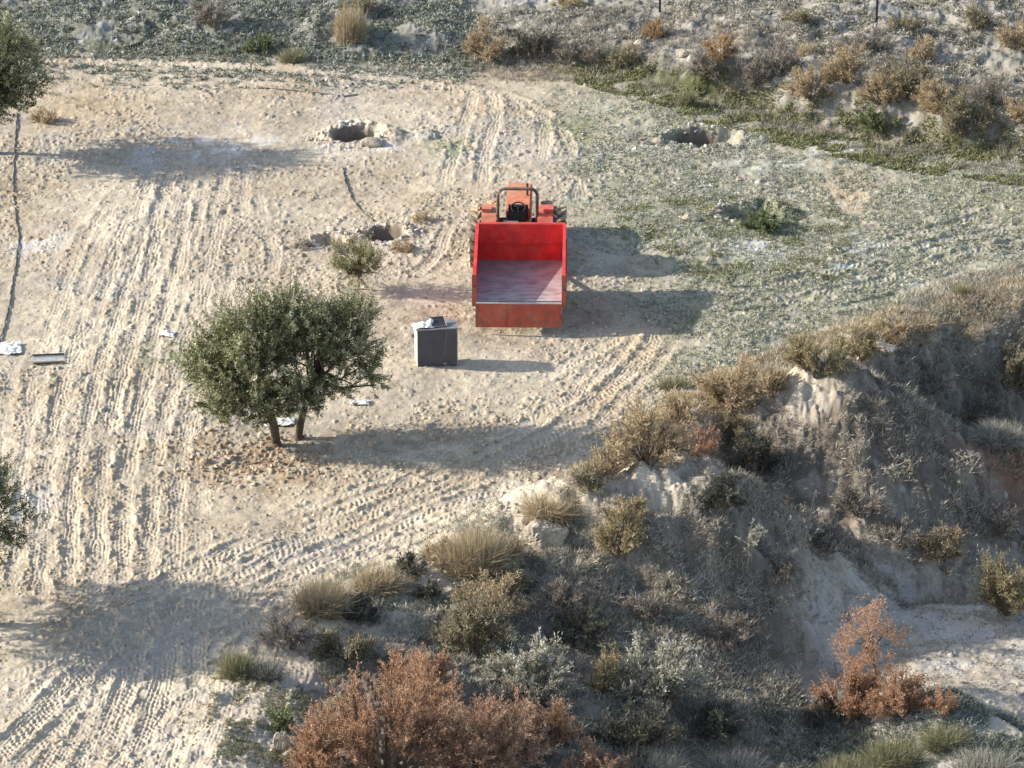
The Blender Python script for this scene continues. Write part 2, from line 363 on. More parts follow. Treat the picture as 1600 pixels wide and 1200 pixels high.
def ground_colour(x, y, z, k):
    def mixc(c, d, t): return c+(d-c)*np.clip(t, 0, 1)[:, None]
    z1 = vn(x/3.1, y/3.1, 201); z2 = vn(x/.8, y/.8, 202); z3 = vn(x/.25, y/.25, 203); z4 = vn(x/.09, y/.09, 204)
    c = np.repeat(SAND[None], len(x), 0)
    c = mixc(c, SAND2, sstep(.40, .70, z1*.4+z2*.35+z3*.25)*.8)
    c = mixc(c, CLAY, sstep(.55, .80, vn(x/.45+3, y/.45, 208)*.5+z4*.5)*.45*(1-.8*k['calm']))
    c = mixc(c, np.array([.19, .16, .115]), sstep(.58, .74, z4*.6+z3*.4)*.7*(1-.8*k['calm'])*(1-.7*k['smooth']))
    c = mixc(c, GREY, sstep(.5, .75, vn(x/2.2+5, y/2.2, 205)*.6+z2*.4)*.45)
    c = mixc(c, PALE, k['calm']*.6*sstep(.3, .7, z2)+.35*k['smooth'])
    c = mixc(c, CLAY, k['tb']*1.0*sstep(.35, .6, z3))
    c = mixc(c, RUST, k['tb']*.6*sstep(.55, .75, z4*.5+z3*.5))
    # right hand side of the yard: thin weeds, frost and bare soil
    r = k['right']
    c = mixc(c, np.array([.31, .29, .23]), r*.9)
    c = mixc(c, WEED, r*sstep(.42, .60, z2*.25+z3*.45+z4*.3)*.85)
    fr = sstep(.40, .72, z3*.5+z4*.5)
    c = mixc(c, FROST, r*fr*.5*sstep(.4, .7, z1*.5+z2*.5))
    # frost in the hollows by the pits and on the left
    fpat = np.zeros_like(x)
    for px, py, rx, ry in ((590, 225, 1.3, 1.2), (330, 230, 2.6, 2.2), (60, 380, .8, 1.0), (690, 235, .9, 1.5), (1150, 240, 2.2, 1.2), (1230, 400, 3.5, 1.6), (640, 385, .6, .7), (20, 790, 1.0, 1.2)):
        fpat = np.maximum(fpat, blob(x, y, px, py, rx, ry))
    c = mixc(c, FROST, fpat*.55*sstep(.42, .66, z3*.5+z2*.5))
    gp = np.zeros_like(x)
    for px, py, rx, ry in ((1000, 365, 1.3, .9), (1200, 345, 1.5, 1.1), (1140, 420, 2.0, 1.0), (905, 200, .7, 1.2), (700, 235, .7, 1.0), (260, 555, .7, .8)):
        gp = np.maximum(gp, blob(x, y, px, py, rx, ry))
    c = mixc(c, np.array([.115, .15, .06]), gp*.85*sstep(.42, .62, z3*.5+z4*.5))
    wm = np.zeros_like(x)
    for px, py, rx, ry in ((130, 170, 1.8, 1.5), (1330, 300, 1.0, 2.0), (1000, 545, .7, 1.5), (950, 620, .7, 1.5), (900, 110, 2.2, .7), (1010, 80, 1.2, .7)):
        wm = np.maximum(wm, blob(x, y, px, py, rx, ry))
    c = mixc(c, np.array([.40, .29, .18]), wm*.5)
    for px, py, r_, dp_, rim_ in PITS:  # deep pits: dark dug soil, with the shade on their walls painted in
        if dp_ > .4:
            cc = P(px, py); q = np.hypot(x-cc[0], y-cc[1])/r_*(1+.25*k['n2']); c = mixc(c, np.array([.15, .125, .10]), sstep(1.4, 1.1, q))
    # bank and terrace
    b = sstep(-.7, .5, k['bk']+.5*k['n2'])
    left = sstep(1.0, -5.5, x)
    terr = np.array([.25, .235, .205])[None]*np.ones_like(c)
    terr = mixc(terr, FROST*.95, sstep(.46, .72, z2*.45+z3*.55)*.65)
    terr = mixc(terr, np.array([.17, .155, .115]), sstep(.44, .64, z3*.6+z4*.4)*.85)
    face = np.exp(-((k['bk']-.1)/.55)**2)
    terr = mixc(terr, np.array([.07, .075, .035]), face*1.3*sstep(.22, .42, z2*.5+z3*.5))
    terr = mixc(terr, np.array([.15, .155, .13]), left*.85*sstep(-.3, 1.3, k['bk']+.6*k['n2']))
    terr = mixc(terr, FROST*.85, left*sstep(.60, .76, z3*.7+z4*.3)*.35)
    c = mixc(c, terr, b)
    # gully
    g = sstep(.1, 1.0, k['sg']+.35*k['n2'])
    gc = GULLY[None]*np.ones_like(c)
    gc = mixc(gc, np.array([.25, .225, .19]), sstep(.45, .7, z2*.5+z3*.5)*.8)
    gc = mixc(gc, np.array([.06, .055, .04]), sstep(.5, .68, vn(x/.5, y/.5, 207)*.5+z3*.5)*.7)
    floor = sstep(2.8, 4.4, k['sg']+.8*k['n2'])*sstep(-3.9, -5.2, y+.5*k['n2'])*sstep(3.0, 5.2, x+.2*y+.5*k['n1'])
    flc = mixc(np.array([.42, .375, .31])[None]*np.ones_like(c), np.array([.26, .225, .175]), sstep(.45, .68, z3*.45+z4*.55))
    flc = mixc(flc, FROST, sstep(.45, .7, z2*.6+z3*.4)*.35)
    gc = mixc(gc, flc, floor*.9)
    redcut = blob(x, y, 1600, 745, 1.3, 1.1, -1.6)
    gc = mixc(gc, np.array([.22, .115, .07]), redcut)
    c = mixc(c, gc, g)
    # bare pale crests
    cr = np.exp(-((k['sg']-.1)/.55)**2)*sstep(.40, .6, z2*.6+z1*.4)
    cr = np.maximum(cr, 1.0*sstep(.30, .62, z)*sstep(-1.2, -.3, k['sg'])*sstep(1.8, .9, k['sg']))
    c = mixc(c, np.array([.50, .435, .34]), cr*.8)
    for px, py, zz, rx, ry, am in ((1005, 775, .6, 1.5, 1.2, 1.1), (1255, 598, .9, .75, .5, .9), (870, 878, -.2, 1.2, .6, .7), (1400, 545, .2, .9, .4, .6)):
        c = mixc(c, np.array([.42, .37, .30]), blob(x, y, px, py, rx, ry, zz)*am*sstep(.25, .5, z3*.6+z2*.4)*1.2)
    # frost and dew pick out the lumps
    c = mixc(c, FROST*.98, sstep(.3, .8, k['c2'])*sstep(.5, .75, z1*.3+z3*.7)*.35)
    c *= (.84+.3*z4)[:, None]
    return np.clip(c, .02, .8)
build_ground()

# ------------------------------------------------------------------ plant geometry (numpy)
class Plant:
    def __init__(self): self.v = []; self.q = []; self.t = []; self.n = 0
    def leaves(self, base, dirv, length, width, tone, rng, flat=None):
        """diamond leaves"""
        n = len(base); d = dirv/np.maximum(np.linalg.norm(dirv, axis=1, keepdims=True), 1e-6)
        r = rng.normal(size=(n, 3)) if flat is None else flat
        s = np.cross(d, r); s /= np.maximum(np.linalg.norm(s, axis=1, keepdims=True), 1e-6)
        up = np.cross(s, d)
        L = np.broadcast_to(np.asarray(length), (n,))[:, None]; Wd = np.broadcast_to(np.asarray(width), (n,))[:, None]
        mid = base+d*L*.5+up*L*.06
        V = np.stack([base, mid+s*Wd*.5, base+d*L, mid-s*Wd*.5], 1).reshape(-1, 3)
        self.v.append(V); self.q.append(np.arange(4*n).reshape(n, 4)+self.n); self.n += 4*n
        self.t.append(np.repeat(np.broadcast_to(np.asarray(tone), (n,)), 4))
    def blades(self, base, mid, tip, width, tone, rng):
        """bent blades, two quads each"""
        n = len(base); s = np.cross(tip-base, rng.normal(size=(n, 3))); s /= np.maximum(np.linalg.norm(s, axis=1, keepdims=True), 1e-6)
        Wd = np.broadcast_to(np.asarray(width), (n,))[:, None]*.5
        V = np.stack([base-s*Wd, base+s*Wd, mid-s*Wd*.8, mid+s*Wd*.8, tip-s*Wd*.15, tip+s*Wd*.15], 1).reshape(-1, 3)
        o = (np.arange(n)*6)[:, None]+self.n
        self.v.append(V); self.q.append(np.concatenate([o+np.array([[0, 1, 3, 2]]), o+np.array([[2, 3, 5, 4]])])); self.n += 6*n
        self.t.append(np.repeat(np.broadcast_to(np.asarray(tone), (n,)), 6))
    def sticks(self, a, b, r0, r1, tone=.5):
        n = len(a); d = b-a; d = d/np.maximum(np.linalg.norm(d, axis=1, keepdims=True), 1e-6)
        ref = np.where(np.abs(d[:, 2:3]) < .9, np.array([[0, 0, 1.]]), np.array([[1., 0, 0]]))
        u = np.cross(d, ref); u /= np.linalg.norm(u, axis=1, keepdims=True); w_ = np.cross(d, u)
        ring = []
        for p, r in ((a, r0), (b, r1)):
            rr = np.broadcast_to(np.asarray(r), (n,))[:, None]
            for k in range(3):
                an = k*2*math.pi/3; ring.append(p+rr*(u*math.cos(an)+w_*math.sin(an)))
        V = np.stack(ring, 1).reshape(-1, 3); o = (np.arange(n)*6)[:, None]+self.n
        self.q.append(np.concatenate([o+np.array([[k, (k+1) % 3, 3+(k+1) % 3, 3+k]]) for k in range(3)]))
        self.v.append(V); self.n += 6*n; self.t.append(np.full(6*n, tone))
    def build(self, name, m, parent=None):
        return np_mesh(name, np.concatenate(self.v), np.concatenate(self.q), m, np.clip(np.concatenate(self.t), 0, 1), parent)

BARK = mat('grey_brown_bark', (.13, .095, .065), .9, vary=.5, scale=9, bump=.5)
TWIG = mat('dry_twig', (.22, .155, .11), .9, vary=.4, scale=9)
PALETWIG = mat('bleached_twig', (.34, .30, .24), .9, vary=.3, scale=9)
KINDS = {  # ramp colours; leaf length, width; blades per m2 of silhouette; twig material
    'tan':    (leaf_mat('dry_tan_leaf', [(.20, .15, .09), (.48, .385, .245), (.68, .58, .41)], .6, .35), .10, .016, 3000, TWIG),
    'olive':  (leaf_mat('olive_brown_leaf', [(.105, .095, .055), (.30, .265, .17), (.56, .52, .39)], .6, .35), .09, .018, 3200, TWIG),
    'orange': (leaf_mat('rusty_leaf', [(.20, .115, .07), (.47, .28, .17), (.66, .48, .33)], .6, .4), .05, .015, 7500, TWIG),
    'pinkish': (leaf_mat('faded_rust_leaf', [(.20, .115, .075), (.48, .30, .195), (.68, .54, .41)], .6, .4), .055, .015, 6500, TWIG),
    'silver': (leaf_mat('silver_leaf', [(.13, .13, .095), (.44, .43, .34), (.72, .71, .64)], .6, .3), .08, .021, 4000, TWIG),
    'green':  (leaf_mat('fresh_green_leaf', [(.06, .078, .03), (.15, .185, .08), (.30, .33, .18)]), .09, .025, 3000, TWIG),
    'broom':  (leaf_mat('yellow_olive_leaf', [(.12, .105, .05), (.37, .315, .18), (.62, .56, .39)], .6, .35), .09, .017, 3600, TWIG),
    'grey':   (leaf_mat('grey_dead_leaf', [(.10, .088, .072), (.29, .26, .22), (.54, .51, .46)], .6, .3), .09, .014, 2600, TWIG),
    'dark':   (leaf_mat('dark_scrub_leaf', [(.03, .034, .024), (.085, .09, .068), (.26, .26, .22)]), .08, .018, 3200, TWIG),
    'teal':   (leaf_mat('frosted_dark_leaf', [(.025, .04, .035), (.07, .095, .085), (.22, .26, .24)]), .08, .018, 3000, TWIG),
    'young':  (leaf_mat('young_olive_leaf', [(.10, .105, .045), (.26, .25, .12), (.46, .44, .27)]), .075, .02, 2600, TWIG),
    'straw':  (leaf_mat('straw_leaf', [(.20, .13, .065), (.46, .31, .16), (.66, .50, .31)], .6, .35), .08, .016, 3600, TWIG),
    'blond':  (leaf_mat('blond_grass_blade', [(.20, .155, .09), (.40, .325, .21), (.62, .54, .40)]), .30, .012, 1500, None),
    'tuft':   (leaf_mat('green_grass_blade', [(.11, .12, .06), (.22, .215, .12), (.42, .39, .27)]), .25, .012, 1500, None),
    'greytuft': (leaf_mat('frosted_grass_blade', [(.12, .115, .09), (.28, .27, .22), (.52, .51, .46)]), .25, .012, 1500, None),
}
def add_shrub(root, kind, wd, hg, seed):
    rng = np.random.default_rng(seed); m, ll, lw, dens, tw = KINDS[kind]
    area = wd*hg*.8
    f = Plant()
    if tw is None:                                           # grass tuft
        n = int(min(max(dens*area*2.2, 420), 6000)); hg = hg*.86; wd = wd*1.08
        th = rng.uniform(0, 2*math.pi, n); rr = np.sqrt(rng.uniform(0, 1, n))*wd*.30
        base = np.stack([rr*np.cos(th), rr*np.sin(th)*.8, np.full(n, -.06)], 1)
        ln = hg*rng.uniform(.22, 1.2, n); lean = rng.uniform(.05, 1, n)**1.4*wd*.42; base[:, 0] += .12*wd*np.sign(rng.normal(size=n))*rng.uniform(size=n)
        th2 = th+rng.normal(0, 1.2, n)+.5*np.sin(th*3+seed)
        tip = base+np.stack([np.cos(th2)*lean, np.sin(th2)*lean, ln*(1-.35*(lean/(wd*.42)))], 1)
        mid = (base+tip)/2+np.stack([-np.cos(th2)*lean*.2, -np.sin(th2)*lean*.2, ln*.10], 1)
        f.blades(base, mid, tip, lw*rng.uniform(.4, 1.1, n), .5+.26*rng.normal(size=n), rng)
        f.build('blades', m, root); return
    st = Plant(); ns = int(9+8*min(wd, 2.5))
    th = rng.uniform(0, 2*math.pi, ns); el = np.arcsin(rng.uniform(.10, 1, ns)); rad = rng.uniform(.62, 1.0, ns)
    tip = np.stack([np.cos(th)*np.cos(el)*wd*.44*rad, np.sin(th)*np.cos(el)*wd*.38*rad, np.sin(el)*hg*.86*rad], 1)
    base = np.stack([np.cos(th)*wd*.10*rng.uniform(0, 1, ns), np.sin(th)*wd*.10*rng.uniform(0, 1, ns), np.full(ns, -.08)], 1)
    ctrl = base*.5+tip*.5+np.stack([np.zeros(ns), np.zeros(ns), hg*.16*np.cos(el)], 1)
    def curve(i, t):
        t = t[:, None]; return base[i]*(1-t)**2+2*ctrl[i]*t*(1-t)+tip[i]*t*t
    idx = np.arange(ns); tt = np.linspace(0, 1, 6)
    for a, b in zip(tt[:-1], tt[1:]):
        r0 = .018*hg*(1.15-a); st.sticks(curve(idx, np.full(ns, a)), curve(idx, np.full(ns, b)), r0, .018*hg*(1.15-b))
    nt_ = int(ns*(11+6*min(hg, 1.5)))
    i = rng.integers(0, ns, nt_); t = rng.uniform(.22, 1, nt_)**.8
    p = curve(i, t); out = p/np.array([wd*.5, wd*.5, hg]); out /= np.maximum(np.linalg.norm(out, axis=1, keepdims=True), .2)
    dv = out*.9+rng.normal(size=(nt_, 3))*.55+np.array([0, 0, .35]); dv /= np.linalg.norm(dv, axis=1, keepdims=True)
    tl = hg*rng.uniform(.10, .30, nt_)
    e = p+dv*tl[:, None]; e[:, 2] = np.maximum(e[:, 2], .02)
    st.sticks(p, e, .006*hg**.5, .003)
    nl = int(min(max(dens*area, 500), 24000)); j = rng.integers(0, nt_, nl); s = rng.uniform(0, 1.05, nl)
    b = p[j]+(e[j]-p[j])*s[:, None]+rng.normal(size=(nl, 3))*.018
    d = dv[j]*.8+rng.normal(size=(nl, 3))*.55+np.array([0, 0, .12])
    clump = rng.normal(size=nt_)[j]*.14
    f.leaves(b, d, ll*rng.uniform(.6, 1.35, nl), lw*rng.uniform(.7, 1.4, nl), .47+clump+.17*rng.normal(size=nl), rng)
    st.build('twigs', tw, root); f.build('foliage', m, root)

RIM, GUL, BNK, YRD, FORE = 'scrub along the gully rim', 'dead weeds in the gully', 'scrub on the far bank', 'tufts in the yard', 'bushes in the foreground'
def scale_at(p): return FPX/float(np.linalg.norm(np.array(p)-CAM))
def plant(name, px, py, wpx, hpx, kind, label, cat, group=None):
    p = G(px, py); s = scale_at(p)
    if group == BNK: wpx, hpx = wpx*1.05, hpx*1.05
    root = empty(name, p)
    add_shrub(root, kind, wpx/s, hpx/s/.90, int(px*7+py*13))
    return tag(root, label, cat, group)

# ------------------------------------------------------------------ olive trees
OLIVE = leaf_mat('olive_leaf', [(.030, .037, .016), (.112, .125, .052), (.27, .28, .15), (.70, .69, .52)], .5, .28)
def olive_tree(loc, lobes, trunks, n_shoot, label, group, seed, rz=0.0, name='olive_tree', leaf=1.0):
    rng = np.random.default_rng(seed)
    root = empty(name, loc, rz); tag(root, label, 'tree', group)
    lob = np.array(lobes, float)                                     # cx cy cz rx ry rz weight
    pr = lob[:, 3]*lob[:, 4]*lob[:, 5]**.7*lob[:, 6]; pr /= pr.sum()
    li = rng.choice(len(lob), n_shoot, p=pr)
    d = rng.normal(size=(n_shoot, 3)); d /= np.linalg.norm(d, axis=1, keepdims=True)
    r = rng.uniform(0, 1, n_shoot)**(1/2.6)*(.90+.22*rng.uniform(size=n_shoot)**2)
    p = lob[li, :3]+d*lob[li, 3:6]*r[:, None]
    # gaps: thin the shoots where a coarse noise is low
    g = vn(p[:, 0]/.42+p[:, 2]*.8+seed, p[:, 1]/.42+p[:, 2]/.42, seed+300)
    g2 = vn(np.arctan2(d[:, 1], d[:, 0])*2.1+9+li*3, d[:, 2]*2.6+seed+li*7, seed+301); keep = (g > .27) & ~((g2 < .47) & (r > .66)); p = p[keep]; d = d[keep]; li = li[keep]; n = len(p)
    ctr = lob[li, :3]
    dv = d*np.array([.75, .75, .35])+np.array([0, 0, .75])+rng.normal(size=(n, 3))*.28; dv /= np.linalg.norm(dv, axis=1, keepdims=True)
    low = d[:, 2] < -.35; dv[low] = (dv*np.array([1, 1, -.2]))[low]
    ln = rng.uniform(.14, .36, n)*(1+1.5*(d[:, 2] > .2)*rng.uniform(size=n)**2)
    f = Plant(); per = 30; j = np.repeat(np.arange(n), per); s = np.tile(np.linspace(.0, 1.0, per), n)
    b = p[j]+dv[j]*(ln[j]*s)[:, None]+rng.normal(size=(n*per, 3))*.012
    ld_ = dv[j]*.55+rng.normal(size=(n*per, 3))*.6
    tone = .45+.17*rng.normal(size=n)[j]+.15*rng.normal(size=n*per)+.12*s
    f.leaves(b, ld_, .078*leaf*rng.uniform(.7, 1.25, n*per), .021*leaf*rng.uniform(.8, 1.3, n*per), tone, rng)
    f.build('crown', OLIVE, root)
    bm = bmesh.new(); forks = []
    for tr in trunks:
        pts = [Vector(q) for q in tr[0]]
        tube(bm, pts, tr[1], 10, tr[2]); forks.append(pts[-1])
        tube(bm, [pts[0]+Vector((0, 0, -.15)), pts[0]+Vector((0, 0, .02)), pts[0]+(pts[1]-pts[0])*.35], tr[1]*1.55, 10, tr[1]*1.02)
    for k in range(len(lob)):
        for q in range(4):
            dd = rng.normal(size=3); dd /= np.linalg.norm(dd)
            e = Vector(lob[k, :3]+dd*lob[k, 3:6]*.62); a = min(forks, key=lambda v: (v-e).length)
            m = (a+e)/2+Vector(rng.normal(size=3)*.10)-Vector((0, 0, .05))
            tube(bm, [a, (a+m)/2+Vector(rng.normal(size=3)*.04), m, e], .042, 6, .012)
    bm_obj('trunk', bm, BARK, root, smooth=True)
    st = Plant(); pick = rng.choice(n, n//2, replace=False)
    st.sticks(p[pick]-d[pick]*.25, p[pick]+dv[pick]*ln[pick][:, None]*.8, .008, .004)
    st.build('branches', BARK, root)
    return root
t0 = G(433, 697); s0 = scale_at(t0)
olive_tree(t0, [(-.35, .1, 2.15, 1.35, 1.25, 1.10, 1.3), (-1.15, .0, 1.65, .72, .9, .75, 1.2), (.20, .2, 2.85, .85, .8, .55, 1.1), (1.50, .45, 2.20, .80, .95, .98, 1.1),
                (2.0, .5, 1.45, .36, .5, .45, 1), (.50, .1, 1.60, .85, .85, .65, 1.1), (-.55, -.1, 1.05, .95, .85, .42, 1.1), (-.95, .3, 2.70, .5, .55, .40, 1), (1.25, .3, 2.85, .5, .5, .45, .9), (-1.65, 0, 2.0, .4, .5, .5, 1), (1.25, .3, 1.30, .6, .6, .40, 1.1), (-1.2, -.2, 1.15, .5, .6, .4, 1), (.65, -.1, 1.15, .6, .6, .38, .9), (.78, .2, 2.3, .55, .7, .85, 1.2)],
           [([(0, 0, -.1), (-.05, 0, .45), (-.17, 0, .85), (-.22, .05, 1.35)], .105, .075), ([(.42, .32, -.1), (.50, .34, .4), (.62, .36, .85), (.8, .38, 1.4)], .095, .06), ([(-.17, 0, .85), (-.5, .05, 1.2), (-.8, .05, 1.6)], .06, .04)],
           5200, 'round olive tree with two leaning trunks left of the dark cabinet', None, 5)
def common(k=1.0): return [(a*k, b*k, c*k, d*k, e*k, f*k, g) for a, b, c, d, e, f, g in
    [(0, 0, 2.3, 1.25, 1.2, 1.0, 1), (.8, .1, 2.0, .75, .8, .8, 1), (-.9, 0, 2.0, .8, .8, .8, 1), (.2, .2, 3.0, .8, .8, .55, 1), (.75, -.1, 2.75, .5, .5, .5, 1), (.3, -.3, 1.45, .8, .7, .5, .8)]]
TR = [([(0, 0, -.1), (.03, 0, .5), (.0, .05, 1.0), (.1, 0, 1.5)], .12, .07), ([(0, .05, .7), (-.3, 0, 1.1), (-.6, 0, 1.6)], .07, .05)]
olive_tree(G(-10, 240), common(1.0)+[(-.6, -1.1, 2.0, 1.0, .8, .7, 1), (-.6, 1.1, 2.2, 1.0, .8, .7, 1), (-1.6, 0, 2.3, .9, 1.0, .8, 1)], TR, 3600, 'olive tree cut off by the upper left edge beside the black hose', 'olive trees at the left edge', 21)
olive_tree(G(-88, 975), common(1.12)+[(-1.5, -1.2, 2.2, 1.1, 1.0, .8, 1), (-1.3, 1.2, 2.2, 1.0, .9, .8, 1), (.3, -1.5, 1.9, 1.0, .8, .7, 1), (.2, 1.3, 2.1, .9, .8, .7, 1), (-2.3, 0, 2.4, .9, 1.2, .8, 1)], TR, 4600, 'olive tree cut off by the left edge lower down, above the broad shadow', 'olive trees at the left edge', 33)

# ------------------------------------------------------------------ young olive and rows of shrubs and tufts
yo = G(560, 452)
olive_tree(yo, [(0, 0, .58, .52, .45, .42, 1), (-.25, 0, .82, .34, .3, .34, 1), (.28, 0, .8, .32, .3, .34, 1)], [([(0, 0, -.08), (.02, 0, .25), (0, 0, .5)], .03, .018)], 360,
           'small pale green olive sapling in front of the dug pits', None, 8, name='olive_sapling', leaf=.85)
for c in bpy.data.objects:
    if c.parent and c.parent.name.startswith('olive_sapling') and c.name.startswith('crown'): c.data.materials[0] = KINDS['young'][0]

